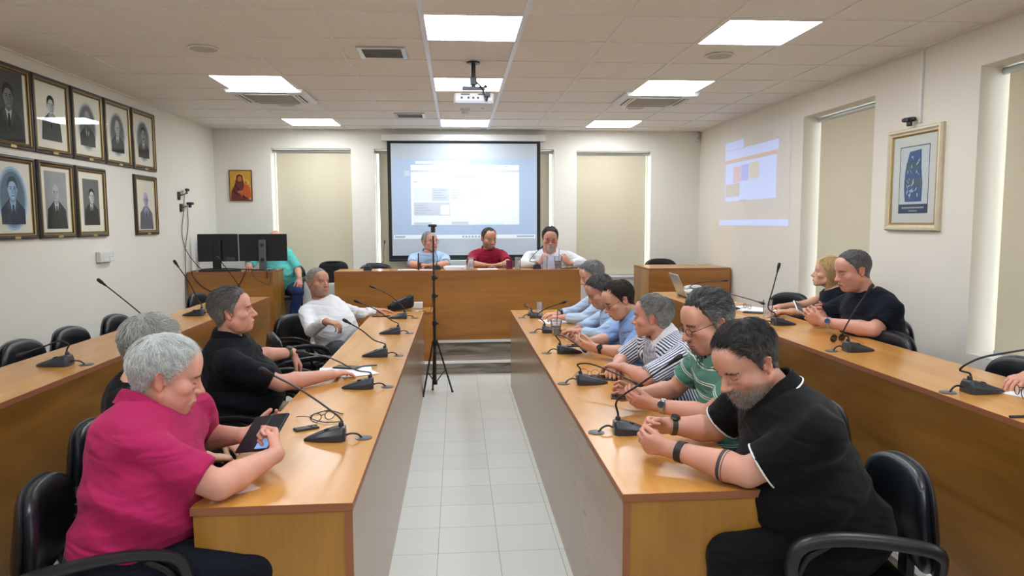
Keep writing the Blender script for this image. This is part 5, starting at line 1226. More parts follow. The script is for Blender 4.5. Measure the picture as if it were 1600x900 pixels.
person('man in a navy polo shirt with brown-grey hair, one hand on white paper', (-1.24, 3.80, 0), (-1.155, 3.76, 1.172), 12, 4, 0, hs=.955, body_yaw=12, pelvis=(-1.20, 3.82, .58), neck=(-1.195, 3.79, 1.03),
       shR=(-1.13, 3.57, .925), shL=(-1.20, 4.00, .925), elR=(-.905, 3.655, .812), wrR=(-.69, 3.90, .80), elL=a3(atY(400, 556, 4.12)), wrL=a3(atY(457, 551, 4.30)),
       handR=dict(n=(0, 0, -1), curl=(18, 22, 15), spread=5), handL=dict(d=(.35, .25, -.8), n=(-.5, -.2, -.3), curl=(28, 35, 20)),
       girth=1.25, belly=.09, fat=.15, nose=1.25, skin='red', shirt=C_NAVY, sleeve=.80, collar=C_NAVY, trousers=TR_KHAKI, arm=1.05, eyes='open',
       hair=dict(c0=(66, 60, 56), c1=(160, 156, 152), grey=.22, sidegrey=.5, n=4800, length=.042, thick=.012, width=.001, style='back', fluff=.45, vol=.008), brow=((60, 54, 50), 1.), res=1.2)
person('man in a white shirt sitting sideways with his arm stretched over the desk', (-1.15, 6.20, 0), a3(atY(497, 441, 6.22)), -38, 2, -4, hs=1.0, body_yaw=-45, pelvis=(-1.03, 6.22, .58), neck=a3(atY(499, 471, 6.24)),
       shR=a3(atY(478, 490, 6.12)), shL=a3(atY(533, 483, 6.36)), elR=a3(atY(486, 516, 5.86)), wrR=a3(atY(510, 502, 5.70)), elL=a3(atY(563, 490, 6.58)), wrL=(-.79, 6.84, .795),
       handR=dict(d=(.8, -.3, -.15), n=(0, .2, -1), curl=(40, 45, 30)), handL=dict(d=(.9, .3, 0), n=(0, 0, -1), curl=(12, 15, 10), spread=6), girth=1.1, belly=.05, skin='tan', fat=.2, shirt=C_WHITE, sleeve=1.9, collar=C_WHITE, trousers=TR_GREY,
       hair=dict(c0=(84, 80, 76), c1=(176, 174, 168), grey=.55, n=1400, length=.018, thick=.006, width=.0016, recede=.4), openneck=True, eyes='open', res=1.7, stub=.35)
person('bald man in a teal shirt and jeans behind the computer monitors', (-2.12, 9.0, .278), a3(atY(430, 376, 8.92)), -95, -12, 0, hs=1.02, body_yaw=-85, pelvis=(-2.16, 9.06, .84), neck=a3(atY(430, 392, 8.98)),
       shL=a3(atY(449, 396, 8.98)), shR=(-2.42, 8.98, 1.27), elL=a3(atY(465, 421, 8.92)), wrL=a3(atY(468, 434, 8.72)), elR=(-2.5, 8.8, 1.12), wrR=(-2.45, 8.62, 1.12), kneeL=(-1.90, 8.66, .80), footL=(-1.99, 8.62, .37),
       handL=dict(d=(.1, -.4, -.6), n=(0, -.4, -.9), curl=(20, 25, 15)), girth=1.15, belly=.06, skin='red', shirt=C_TEAL, sleeve=.95, trousers=TR_JEAN, floor=.278, brow=None, res=2., collar=C_TEAL)
# ---- right aisle desk
person('bearded man in a black polo shirt with hands clasped on the near right desk', (1.30, 2.27, 0), (.98, 2.35, 1.142), 196, -32, 0, hs=1.07, body_yaw=176, pelvis=(1.27, 2.28, .58), neck=(1.09, 2.34, 1.04),
       shL=(1.12, 2.10, .95), shR=(1.10, 2.56, .97), elL=(.925, 2.175, .815), wrL=(.735, 2.37, .835), elR=(.985, 2.64, .82), wrR=(.80, 2.66, .835),
       handL=dict(d=(-.72, .50, .05), n=(.35, .75, .25), curl=(42, 60, 40), thumb=(20, 20, 10), s=1.05), handR=dict(d=(-.85, -.35, .10), n=(-.35, -.75, -.05), curl=(45, 62, 42), thumb=(20, 25, 15), s=1.05),
       girth=1.40, belly=.085, fat=.9, nose=1.2, skin='red', shirt=C_BLK, sleeve=.80, collar=C_BLK, collar_trim=M_TRIM, sleeve_trim=M_TRIM, trousers=TR_BLACK, arm=1.18,
       hair=dict(c0=(38, 34, 32), c1=(128, 122, 118), grey=.06, sidegrey=.42, n=5600, length=.036, thick=.011, width=.0009, style='quiff', fluff=.35, vol=.008, hl=.10, recede=.3), brow=((52, 42, 38), 1.1),
       beard=dict(c0=(96, 84, 76), c1=(205, 200, 195), length=.012, n=2800, w=.0006), stub=.8, stubc=(128, 112, 102))
person('man in a green striped polo shirt with spectacles and grey-black hair', (1.36, 2.98, 0), (1.055, 2.95, 1.195), 188, -20, 0, hs=1.05, body_yaw=178, pelvis=(1.34, 2.99, .58), neck=(1.13, 2.97, 1.075),
       shL=(1.17, 2.75, .97), shR=(1.13, 3.20, .98), elL=(1.045, 2.87, .812), wrL=(.86, 3.0, .825), elR=(1.03, 3.30, .82), wrR=(.82, 3.20, .825),
       handL=dict(d=(-.85, .25, .12), n=(.1, .8, .5), curl=(28, 38, 25), thumb=(25, 15, 10)), handR=dict(d=(-.85, -.25, .12), n=(.05, -.8, .45), curl=(28, 38, 25), thumb=(25, 15, 10)),
       girth=1.15, belly=.05, fat=.5, nose=1.15, skin='red', shirt=C_GREEN, sleeve=.62, collar=C_GREENC, trousers=TR_GREY, glasses=True, arm=1.05,
       hair=dict(c0=(40, 38, 38), c1=(178, 178, 176), grey=.10, sidegrey=.5, n=5200, length=.040, thick=.012, width=.0009, fluff=.3, vol=.006, hl=.02, recede=.3, style='back'), brow=((60, 56, 54), 1.), beard=dict(type='goatee', c0=(70, 66, 62), c1=(150, 146, 140), length=.006, n=500, w=.0007), stub=.2, res=1.1)
person('white-grey haired man in a navy and white striped shirt, looking away', (1.34, 3.86, 0), (1.078, 3.88, 1.095), 150, -4, 0, hs=1.0, body_yaw=168, pelvis=(1.33, 3.88, .58), neck=(1.135, 3.86, .995),
       shL=(1.20, 3.66, .915), shR=(1.09, 4.07, .915), elL=(.975, 3.60, .812), wrL=(.90, 3.80, .83), elR=(.965, 4.10, .815), wrR=(.885, 3.93, .808),
       handL=dict(d=(-.45, .65, 0), n=(-.1, .1, -1), curl=(20, 28, 20)), handR=dict(d=(-.3, -.85, 0), n=(0, 0, -1), curl=(22, 30, 20)),
       girth=1.05, belly=.03, skin='red', shirt=C_STRIPE, sleeve=.97, collar=C_WHITE, trousers=TR_NAVY, hair=dict(c0=(66, 64, 62), c1=(190, 188, 184), grey=.30, sidegrey=.45, n=4200, length=.032, thick=.010, width=.001, fluff=.5), res=1.3)
person('man in a mid blue shirt with spectacles and receding dark hair bending over his phone', (1.36, 4.55, 0), (1.045, 4.58, 1.115), 186, -28, 0, hs=1.0, body_yaw=178, pelvis=(1.33, 4.56, .58), neck=(1.15, 4.58, 1.01),
       elL=(1.035, 4.30, .812), wrL=(.875, 4.42, .825), elR=(1.02, 4.80, .82), wrR=(.86, 4.66, .825), handL=dict(d=(-.8, .2, .15), n=(.1, .8, .5), curl=(30, 38, 22)), handR=dict(d=(-.8, -.25, .1), n=(0, -.7, .5), curl=(30, 38, 22)),
       girth=1.1, belly=.03, fat=.2, skin='fair', shirt=C_BLUE, sleeve=1.05, collar=C_BLUE, trousers=TR_NAVY, glasses=True, hair=dict(c0=(34, 28, 26), c1=(80, 70, 64), grey=.15, n=2600, length=.035, thick=.010, width=.0013, recede=1., hl=.06), res=1.4)
person('dark-haired man in a light blue shirt, second farthest at the right aisle desk', (1.36, 5.22, 0), (1.055, 5.24, 1.108), 184, -32, 0, hs=1.0, body_yaw=178, pelvis=(1.33, 5.24, .58), neck=(1.16, 5.24, 1.0),
       elL=(1.02, 5.02, .812), wrL=(.90, 5.20, .815), elR=(1.02, 5.48, .82), wrR=(.90, 5.34, .81), handL=dict(d=(-.7, .4, 0), n=(0, 0, -1), curl=(25, 30, 20)), handR=dict(d=(-.6, -.3, 0), n=(0, 0, -1), curl=(25, 30, 20)),
       girth=1.1, belly=.04, fat=.4, skin='tan', shirt=C_LB, sleeve=1.8, collar=C_LB, trousers=TR_NAVY, hair=dict(c0=(42, 40, 40), c1=(140, 138, 136), grey=.18, n=2200, length=.035, thick=.010, width=.0015), res=1.7)
person('grey-haired man in a pale blue shirt, farthest at the right aisle desk', (1.38, 6.03, 0), (1.15, 6.06, 1.165), 184, -24, 0, hs=1.0, body_yaw=176, pelvis=(1.37, 6.05, .58), neck=(1.24, 6.06, 1.05),
       elL=(1.05, 5.86, .815), wrL=(.90, 6.02, .81), elR=(1.06, 6.35, .82), wrR=(.88, 6.26, .81), handL=dict(d=(-.7, .4, 0), n=(0, 0, -1), curl=(25, 30, 20)), handR=dict(d=(-.8, -.2, 0), n=(0, 0, -1), curl=(25, 30, 20)),
       girth=1.05, skin='red', shirt=C_LB2, sleeve=1.8, collar=C_LB2, trousers=TR_GREY, hair=dict(c0=(70, 68, 68), c1=(160, 160, 158), grey=.4, n=2000, length=.035, thick=.012, width=.0016), res=1.8)
# ---- head desk
zf = .278
def atdesk(label, head, yaw, pitch, shirt, elR, elL, wrR, wrL, px, **k):
    person(label, (px, 9.0, zf), head, yaw, pitch, 0, shirt=shirt, body_yaw=-90, pelvis=(px, 9.03, .85), elR=elR, elL=elL, wrR=wrR, wrL=wrL, floor=zf, res=2., **k)
atdesk('grey-haired man in a light blue shirt with spectacles, arms folded on the head desk', (-.335, 8.93, 1.388), -52, 4, C_LB, (-.54, 8.62, 1.125), (-.14, 8.62, 1.125), (-.40, 8.50, 1.12), (-.28, 8.47, 1.125), -.34, skin='red', sleeve=.85, collar=C_LB, trousers=TR_NAVY, glasses=True,
       handR=dict(d=(.9, .05, 0), n=(0, 0, -1)), handL=dict(d=(-.9, .05, 0), n=(0, 0, -1)), hair=dict(c0=(90, 88, 86), c1=(180, 178, 174), grey=.55, n=900, length=.025, thick=.008, width=.0022, recede=.5), hs=1.05)
atdesk('dark-haired man in a dark red polo shirt looking down at the head desk', (.395, 8.90, 1.425), -66, -14, C_RED, (.16, 8.70, 1.12), (.62, 8.70, 1.12), (.32, 8.56, 1.115), (.50, 8.56, 1.115), .40, skin='tan', sleeve=.8, collar=C_RED, trousers=TR_NAVY, stub=.6, stubc=(84, 76, 72),
       handR=dict(d=(.8, -.2, 0), n=(0, 0, -1)), handL=dict(d=(-.8, -.2, 0), n=(0, 0, -1)), hair=dict(c0=(34, 30, 30), c1=(120, 118, 116), grey=.12, n=900, length=.02, thick=.006, width=.0022, recede=1., hl=.1), hs=1.08, neck=(.385, 8.98, 1.285), sh_w=.19)
atdesk('heavy man in a white shirt with a white goatee reading at the head desk', (1.14, 8.74, 1.425), -94, -16, C_WHITE, (.80, 8.56, 1.13), (1.50, 8.56, 1.13), (.96, 8.42, 1.135), (1.33, 8.42, 1.135), 1.15, skin='red', sleeve=1.85, trousers=TR_NAVY, glasses=True, girth=1.45, belly=.05, fat=1., collar=C_WHITE, arm=1.2,
       handR=dict(d=(.6, -.15, .5), n=(.3, .8, .1)), handL=dict(d=(-.6, -.15, .5), n=(-.3, .8, .1)), hair=dict(c0=(44, 38, 36), c1=(120, 110, 104), grey=.1, sidegrey=.4, n=1000, length=.03, thick=.010, width=.0022), beard=dict(type='goatee', c0=(190, 186, 180), c1=(236, 234, 230), length=.016, n=700, w=.0014), hs=1.15, neck=(1.14, 8.86, 1.255), sh_w=.235)
# ---- right wall desk
zf = .138
person('blonde woman in a navy sleeveless dress at the right wall desk', (2.98, 5.16, zf), (2.825, 5.27, 1.222), 156, 6, 0, hs=.95, body_yaw=178, pelvis=(2.99, 5.18, .72), neck=(2.885, 5.25, 1.10), sh_w=.165,
       elL=(2.70, 5.0, .955), wrL=(2.46, 5.08, .955), elR=(2.72, 5.45, .955), wrR=(2.50, 5.36, .955), handL=dict(n=(0, 0, -1)), handR=dict(n=(0, 0, -1)), floor=zf, skin='fair', shirt=C_DNAVY, sleeve=.22, trousers=TR_NAVY, arm=.85, girth=.95,
       hair=dict(c0=(172, 138, 84), c1=(234, 208, 152), grey=.5, sidegrey=0, n=3600, length=.085, thick=.020, width=.0016, style='long', fluff=.35, hl=-.02, side=.35), brow=((130, 100, 70), .7), eyes='open', res=1.6, openneck=True)
person('man in a dark navy t-shirt holding a phone at the right wall desk', (2.86, 4.26, zf), (2.475, 4.31, 1.312), 176, -16, 0, hs=1.03, body_yaw=176, pelvis=(2.70, 4.28, .72), neck=(2.575, 4.31, 1.185),
       shL=(2.62, 4.12, 1.075), shR=(2.57, 4.50, 1.075), elL=(2.52, 4.12, .96), wrL=a3(atY(1288, 503, 4.34)), elR=(2.40, 4.60, .96), wrR=a3(atY(1290, 490, 4.60)),
       handL=dict(d=(-.75, .35, .30), n=(.1, .7, .3), curl=(35, 50, 35)), handR=dict(d=(-.75, -.25, .2), n=(-.1, -.7, .2), curl=(35, 48, 30)), floor=zf, girth=1.2, belly=.05, fat=.3, skin='red', shirt=C_DNAVY, sleeve=.66, trousers=TR_NAVY, arm=1.12,
       hair=dict(c0=(60, 56, 58), c1=(150, 146, 146), grey=.30, n=4200, length=.016, thick=.006, width=.0010, style='quiff'), brow=((70, 56, 48), 1.), stub=.25, res=1.3)
person('person at the right photo edge with one hand resting on the right wall desk', (2.86, 2.56, zf), (2.66, 2.56, 1.32), 178, -10, 0, body_yaw=176, pelvis=(2.84, 2.56, .72), elL=(2.64, 2.36, .955), wrL=(2.47, 2.46, .955), elR=(2.62, 2.84, .955), wrR=(2.425, 2.83, .955), floor=zf,
       handL=dict(n=(0, 0, -1)), handR=dict(d=(-.85, -.35, -.02), n=(0, 0, -1), curl=(28, 30, 20)), skin='red', shirt=C_LB2, sleeve=.8, trousers=TR_NAVY, hair=dict(c0=(70, 68, 68), c1=(160, 160, 158), grey=.4, n=1200, width=.0014), res=1.3)
for o_ in [o_ for o_ in bpy.data.objects if o_.name.startswith('person') and 'bearded man in a black polo' in o_.get('label', '')]:
    w_, e_ = Vector((.735, 2.37, .835)), Vector((.925, 2.175, .815)); d_ = (e_-w_).normalized(); u_ = Vector((0, 0, 1)); u_ = (u_-d_*u_.dot(d_)).normalized(); v_ = d_.cross(u_); mb = MB()
    for t_, hw_ in ((.70, .006), (.745, .0015)):
        c_ = w_.lerp(e_, t_)-o_.location; r_ = .0530; mb.loft([[c_+(u_*math.cos(a)+v_*math.sin(a))*r_-d_*hw_, c_+(u_*math.cos(a)+v_*math.sin(a))*r_+d_*hw_] for a in np.linspace(0, 2*PI, 49)], closed=False, cap=False)
    mb.build('tattoo_band', mat('tattoo_ink', (58, 54, 58), rough=.6), o_, smooth=None)
# ------------------------------------------------------------------ things on the desks
def R3(o, rz=0, rx=0, ry=0): return Matrix.Translation(o) @ Matrix.Rotation(rz, 4, 'Z') @ Matrix.Rotation(rx, 4, 'X') @ Matrix.Rotation(ry, 4, 'Y')
def sheet(name, label, cat, x, y, z, w, h, deg, m=None, th=.0012, group=None):
    o = MB().box((-w/2, -h/2, 0), (w/2, h/2, th)).build(name, m or M_PAPER, None, smooth=None); o.location = (x, y, z+.0004); o.rotation_euler = (0, 0, math.radians(deg)); tag(o, label, cat, group); return o
M_SCRN = mat('phone_screen', (120, 160, 215), rough=.15, emis=(130, 170, 225), est=.7); M_CASE = mat('phone_case', (30, 32, 38), rough=.45)
def phone(label, x, y, z, deg, case=None, lit_=False, size=(.074, .155)):
    t = thing('phone', label, 'phone', (x, y, z), math.radians(deg)); w, h = size
    MB().box((-w/2, -h/2, .0005), (w/2, h/2, .009)).build('body', case or M_CASE, t, smooth=.5, bevel=.003)
    MB().box((-w/2+.004, -h/2+.005, .009), (w/2-.004, h/2-.005, .0096)).build('screen', M_SCRN if lit_ else mat('dark_glass', (14, 15, 18), rough=.08), t, smooth=None); return t
def eyeglasses(label, x, y, z, deg, m=None, lens=None, name='spectacles', big=1.):
    t = thing(name, label, 'glasses', (x, y, z), math.radians(deg)); m = m or M_RIM; fr = MB()
    for s in (-1, 1):
        ring = [(s*(.033+.024*big*math.cos(a)), 0, .022+.019*big*math.sin(a)) for a in np.linspace(0, 2*PI, 21)]; fr.tube(ring, .0018, 6)
    fr.tube([(-.010, 0, .027), (0, -.003, .030), (.010, 0, .027)], .0018, 6); fr.build('rim', m, t, smooth=1.)
    for s in (-1, 1):
        MB().add([(s*(.033+.023*big*math.cos(a)), 0, .022+.018*big*math.sin(a)) for a in np.linspace(0, 2*PI, 21)[:-1]], [tuple(range(20))]).build('lens', lens or M_LENS, t, smooth=None)
        MB().tube(curve_pts([(s*.057, 0, .028), (s*.060, .03, .026), (s*.058, .10, .014), (s*.056, .135, .003)], 10), .0018, 6).build('temple', m, t, smooth=1.)
    return t
def glassware(label, x, y, z, r=.032, h=.13, group='drinking glasses', water=0.):
    t = thing('drinking_glass', label, 'glass', (x, y, z), 0, group)
    MB().lathe([(.001, .0005), (r*.86, .0005), (r, h), (r-.0022, h), (r*.86-.003, .010), (.001, .010)], 24).build('glass', M_TG, t, smooth=.7)
    if water: MB().lathe([(.001, .0105), (r*.86-.0035, .0105), (r*.86+(r*.14)*water-.004, h*water), (.001, h*water)], 20).build('water', M_TG, t, smooth=.7)
    f = MB()
    for k in range(12):
        a = 2*PI*k/12; f.tube([((r*.87+.0005)*math.cos(a), (r*.87+.0005)*math.sin(a), .01), ((r*.95+.0005)*math.cos(a), (r*.95+.0005)*math.sin(a), h*.62)], .0018, 5)
    f.build('cut_flutes', M_TG, t, smooth=1.); return t
M_TG = tableglass('drinking_glass_clear')
def iced(label, x, y, z, s=1.):
    t = thing('iced_coffee_cup', label, 'cup', (x, y, z), 0, 'iced coffee cups')
    MB().lathe([(.001, .0005), (.030*s, .0005), (.043*s, .115*s), (.0415*s, .115*s), (.0285*s, .004), (.001, .004)], 24).build('cup', M_TG, t, smooth=.7)
    MB().lathe([(.001, .005), (.0280*s, .005), (.0345*s, .058*s), (.001, .058*s)], 22).build('coffee', mat('dark_coffee', (52, 20, 20), rough=.15), t, smooth=.7)
    MB().lathe([(.001, .0582*s), (.0346*s, .0582*s), (.0375*s, .080*s), (.001, .080*s)], 22).build('milk_foam', mat('milk_foam', (226, 210, 190), rough=.7), t, smooth=.7)
    MB().lathe([(.0440*s, .112*s), (.0450*s, .118*s), (.040*s, .124*s), (.018*s, .128*s), (.016*s, .125*s), (.001, .125*s)], 24).build('lid', M_TG, t, smooth=.7)
    MB().tube([(.002, .0, .03*s), (.012*s, .0, .20*s)], .0032, 8).build('straw', M_BLACK, t, smooth=1.)
    MB().lathe([(.0355*s, .062*s), (.0378*s, .082*s), (.0380*s, .082*s), (.0360*s, .062*s)], 24).build('logo_band', mat('cup_band', (96, 84, 84), rough=.6), t, smooth=.7); return t
zi, zo, zb = .761, .91, 1.08
# left aisle desk
t = thing('phone', 'phone in a black flip case held by the man in magenta', 'phone', (-.70, 2.56, .875), math.radians(-38))
t.rotation_euler = (math.radians(38), math.radians(-12), math.radians(-30))
MB().box((-.085, -.08, -.004), (-.002, .08, .004)).build('case_cover', M_CASE, t, smooth=.5, bevel=.003); MB().box((.002, -.08, -.005), (.080, .08, .005)).build('case_back', M_CASE, t, smooth=.5, bevel=.003); MB().box((-.003, -.078, -.0035), (.003, .078, .002)).build('hinge', M_CASE, t, smooth=None)
MB().box((.010, -.074, .0052), (.070, -.002, .0062)).build('screen', M_SCRN, t, smooth=None)
eyeglasses('black spectacles lying on the left aisle desk by the nearest microphone', -.59, 3.10, zi+.002, 40); 
phone('small black phone lying by the black spectacles on the left aisle desk', -.64, 2.99, zi, -60, size=(.045, .10))
cable('thin black cable curling round the spectacles on the left aisle desk', [(-.52, 3.20, zi+.005), (-.60, 3.27, zi+.005), (-.66, 3.17, zi+.005), (-.58, 3.07, zi+.006), (-.50, 3.08, zi+.005)], .0025)
p = atZ(540, 579, zi); sheet('paper_sheet', 'white sheets under the hand of the man in the navy polo', 'paper', p.x+.0, p.y, zi, .30, .21, 8); sheet('paper_sheet', 'upper white sheet turned askew on the left aisle desk', 'paper', p.x+.05, p.y-.04, zi+.0016, .21, .28, 28)
phone('black phone on the white sheets on the left aisle desk', p.x-.0, p.y+.06, zi+.0035, 70)
q = atZ(578, 568, zi+.01); o = MB().tube([(-.07, 0, .004), (.07, 0, .004)], .004, 8).build('pen', M_BLACK, None, smooth=1.); o.location = (q.x-.02, q.y-.06, zi+.0035); o.rotation_euler = (0, 0, .3); tag(o, 'black pen on the white sheets on the left aisle desk', 'pen')
p = atZ(596, 494, zi); phone('black phone lying by the outstretched hand of the man in white', p.x, p.y-.02, zi, 80)
p = atZ(610, 478, zi)
t = thing('handbag', 'black leather bag leaning at the far end of the left aisle desk', 'bag', (-.62, 7.78, .672), .12)
b = superell(.145, .055, .062, .5, .6, 14); b.v = [Vector((v[0], v[1], v[2]+.072+.42*v[0]*(1 if v[2] > 0 else .25))) for v in b.v]; b.build('bag_body', M_VINYL, t, smooth=1.)
MB().tube(curve_pts([(-.09, -.02, .10), (-.03, -.06, .10), (.05, -.06, .14), (.10, -.02, .17)], 16), .006, 8).build('bag_handle', M_VINYL, t, smooth=1.)
sheet('paper_sheet', 'small white note on the low side table by the step', 'paper', -.42, 7.74, .672, .07, .05, 12); 
o = MB().box((-.06, -.035, .0005), (.06, .035, .07)).build('white_box', M_PLAST, None, smooth=.5, bevel=.006); o.location = (-.45, 7.98, .672); tag(o, 'white box beside the leather bag on the low side table', 'box')
# right aisle desk
p = atZ(843, 492, zi); glassware('drinking glass between the two farthest microphones of the right aisle desk', p.x, p.y, zi, .033, .12)
p = atZ(866, 503, zi); sheet('notepad', 'white notepad by the farthest men in blue shirts', 'notepad', p.x, p.y, zi, .21, .24, 12, th=.006)
p = atZ(869, 524, zi); iced('iced coffee cup with straw on the right aisle desk', p.x, p.y, zi, 1.0)
p = atZ(884, 521, zi); phone('black phone beside the iced coffee cup on the right aisle desk', p.x, p.y+.10, zi, 80)
p = atZ(885, 529, zi); eyeglasses('pale rimmed spectacles beside the iced coffee cup', p.x, p.y-.02, zi+.002, 160, mat('rose_metal', (150, 110, 105), rough=.3, metal=.5))
p = atZ(914, 585, zi); phone('black phone in a case under spectacles before the green polo man', .73, 3.86, zi, 84, size=(.08, .165)); eyeglasses('thin metal spectacles lying on a black phone', .72, 3.84, zi+.012, 150, mat('bronze_metal', (130, 96, 80), rough=.3, metal=.5))
phone('small dark phone beside the bent microphone on the right aisle desk', .83, 3.80, zi, 70, size=(.05, .10))
p = atZ(975, 632, zi); phone('phone held in both hands by the green polo man', .755, 3.095, zi+.075, 80)
phone('black phone held by the man with spectacles in the mid blue shirt', .775, 4.53, zi+.06, 85)
# right wall desk
t = thing('laptop', 'open silver laptop seen edge-on at the far end of the right wall desk', 'laptop', (2.24, 6.62, zo), math.radians(-92))
MB().box((-.16, -.115, .001), (.16, .115, .016)).build('base', M_BLACK, t, smooth=.5, bevel=.004); MB().box((-.15, -.09, .016), (.15, .04, .017)).build('keyboard', M_DARK, t, smooth=None)
MB().box((-.16, -.003, 0), (.16, .005, .225), M=R3((0, -.112, .014), 0, math.radians(24))).build('lid', M_ALU, t, smooth=.5, bevel=.002)
t = thing('telephone', 'white desk telephone behind the laptop on the right wall desk', 'telephone', (2.33, 6.92, zo), .2); superell(.10, .08, .022, .5, .6, 12).build('telephone_base', M_PLAST, t, smooth=1.); t.children[0].location = (0, 0, .023)
MB().tube(curve_pts([(-.09, 0, .055), (-.05, 0, .068), (.05, 0, .068), (.09, 0, .055)], 12), .017, 10).build('handset', M_PLAST, t, smooth=1.)
sheet('paper_sheet', 'white papers just before the laptop on the right wall desk', 'paper', 2.30, 6.20, zo, .21, .30, 15); sheet('paper_sheet', 'white sheet beyond the laptop microphone on the right wall desk', 'paper', 2.40, 6.62, zo, .21, .30, -10)
sheet('paper_sheet', 'white sheet lying under folded spectacles on the right wall desk', 'paper', 2.37, 5.62, zo, .30, .42, 25); eyeglasses('dark spectacles folded on a white sheet on the right wall desk', 2.34, 5.60, zo+.004, 100)
phone('dark phone at the edge of the papers on the right wall desk', 2.30, 5.38, zo, 60)
p = atZ(1199, 497, zo); glassware('cut drinking glass beside the upright microphone on the right wall desk', p.x+.02, p.y+.04, zo, .036, .13)
t = thing('green_box', 'small green case behind the drinking glass on the right wall desk', 'case', (2.14, 5.02, zo), .5); superell(.055, .03, .010, .5, .6, 10).build('case', mat('green_case', (60, 120, 72), rough=.4), t, smooth=1.); t.children[0].location = (0, 0, .011); t.name = 'spectacle_case'
t = thing('bracelet', 'beige beads lying by the drinking glass on the right wall desk', 'bracelet', (2.30, 4.92, zo)); m = MB()
for k in range(18): a = 2*PI*k/18; m.sphere((.045*math.cos(a), .03*math.sin(a), .0065), .006, 6)
m.build('beads', mat('beige_beads', (196, 170, 120), rough=.4), t, smooth=1.)
M_SUN = mat('dark_lens', (40, 26, 34), rough=.06, spec=.8)
eyeglasses('sunglasses with dark round lenses lying on the right wall desk', 2.235, 4.02, zo+.001, 200, mat('brown_metal', (90, 50, 44), rough=.3, metal=.4), M_SUN, 'sunglasses', 1.15)
p = atY(1247, 481, 4.42); t = phone('silver phone held by the man in the dark navy t-shirt', p.x, p.y, p.z, 12, case=M_PLAST, size=(.062, .10)); t.rotation_euler[0] = math.radians(38); t.rotation_euler[1] = math.radians(30)
sheet('paper_sheet', 'white sheet at the right photo edge on the right wall desk', 'paper', 2.37, 2.66, zo, .21, .24, 20); eyeglasses('thin metal spectacles at the right photo edge', 2.25, 2.66, zo+.003, 250)
o = MB().tube([(-.04, 0, .005), (.04, 0, .005)], .005, 8).build('pen', M_BLACK, None, smooth=1.); p = atZ(1594, 653, zo); o.location = (p.x, p.y, zo+.0005); tag(o, 'dark pen at the right photo edge below the spectacles', 'pen')
# head desk
def bp_(u, y=8.36): return atY(u, 420, y).x
sheet('paper_sheet', 'white sheet at the left of the head desk', 'paper', bp_(636), 8.36, zb, .21, .15, 3); sheet('paper_sheet', 'white sheet before the folded arms at the head desk', 'paper', bp_(665), 8.30, zb, .21, .15, -6)
for k in range(3): sheet('paper_stack', ['lowest stapled papers of the stack on the head desk', 'middle papers of the stack on the head desk', 'topmost papers of the stack on the head desk'][k], 'paper', bp_(711), 8.36, zb+k*.0122, .24, .28, 4-5*k, th=.0115, group='paper stack on the head desk')
sheet('paper_sheet', 'white sheet before the man in dark red', 'paper', bp_(762), 8.36, zb, .24, .2, 8)
for u, l in ((736, 'drinking glass left of the man in dark red'), (809, 'drinking glass right of the maroon mug'), (851, 'drinking glass before the man reading in white')): glassware(l, bp_(u, 8.28), 8.28, zb, .036, .14, water=.55)
t = thing('mug', 'maroon mug between two drinking glasses on the head desk', 'mug', (bp_(796), 8.36, zb)); MB().lathe([(.001, .001), (.038, .001), (.040, .10), (.036, .10), (.034, .01), (.001, .01)], 22).build('cup', mat('maroon_glaze', (112, 32, 62), rough=.3), t, smooth=.7); MB().tube(curve_pts([(.038, 0, .08), (.06, 0, .07), (.06, 0, .035), (.037, 0, .02)], 12), .005, 8).build('handle', mat('maroon_glaze', (112, 32, 62), rough=.3), t, smooth=1.)
iced('iced coffee cup with straw before the bearded man in white', bp_(872, 8.30), 8.30, zb, 1.15)
t = thing('bottle', 'small dark bottle standing in a glass left of the light blue shirt man', 'bottle', (bp_(654, 8.27), 8.27, zb)); MB().lathe([(.001, .001), (.012, .001), (.012, .09), (.007, .11), (.007, .19), (.001, .20)], 14).build('bottle_body', mat('brown_glass', (70, 36, 28), rough=.2), t, smooth=.7)
o = MB().box((-.105, -.0006, 0), (.105, .0006, .15)).build('paper_sheet', mat('bluish_paper', (196, 196, 222), rough=.8), None, smooth=None); o.location = (bp_(863, 8.38), 8.38, zb+.002); o.rotation_euler = (math.radians(-18), 0, 0); tag(o, 'bluish paper held up by the man in white at the head desk', 'paper')
eyeglasses('spectacles lying on the sheet before the man in dark red', bp_(783), 8.33, zb+.002, 185); phone('dark phone at the right end of the head desk', bp_(892), 8.36, zb, 80); phone('dark phone by the iced coffee cup on the head desk', bp_(882), 8.27, zb, 60, size=(.05, .11))
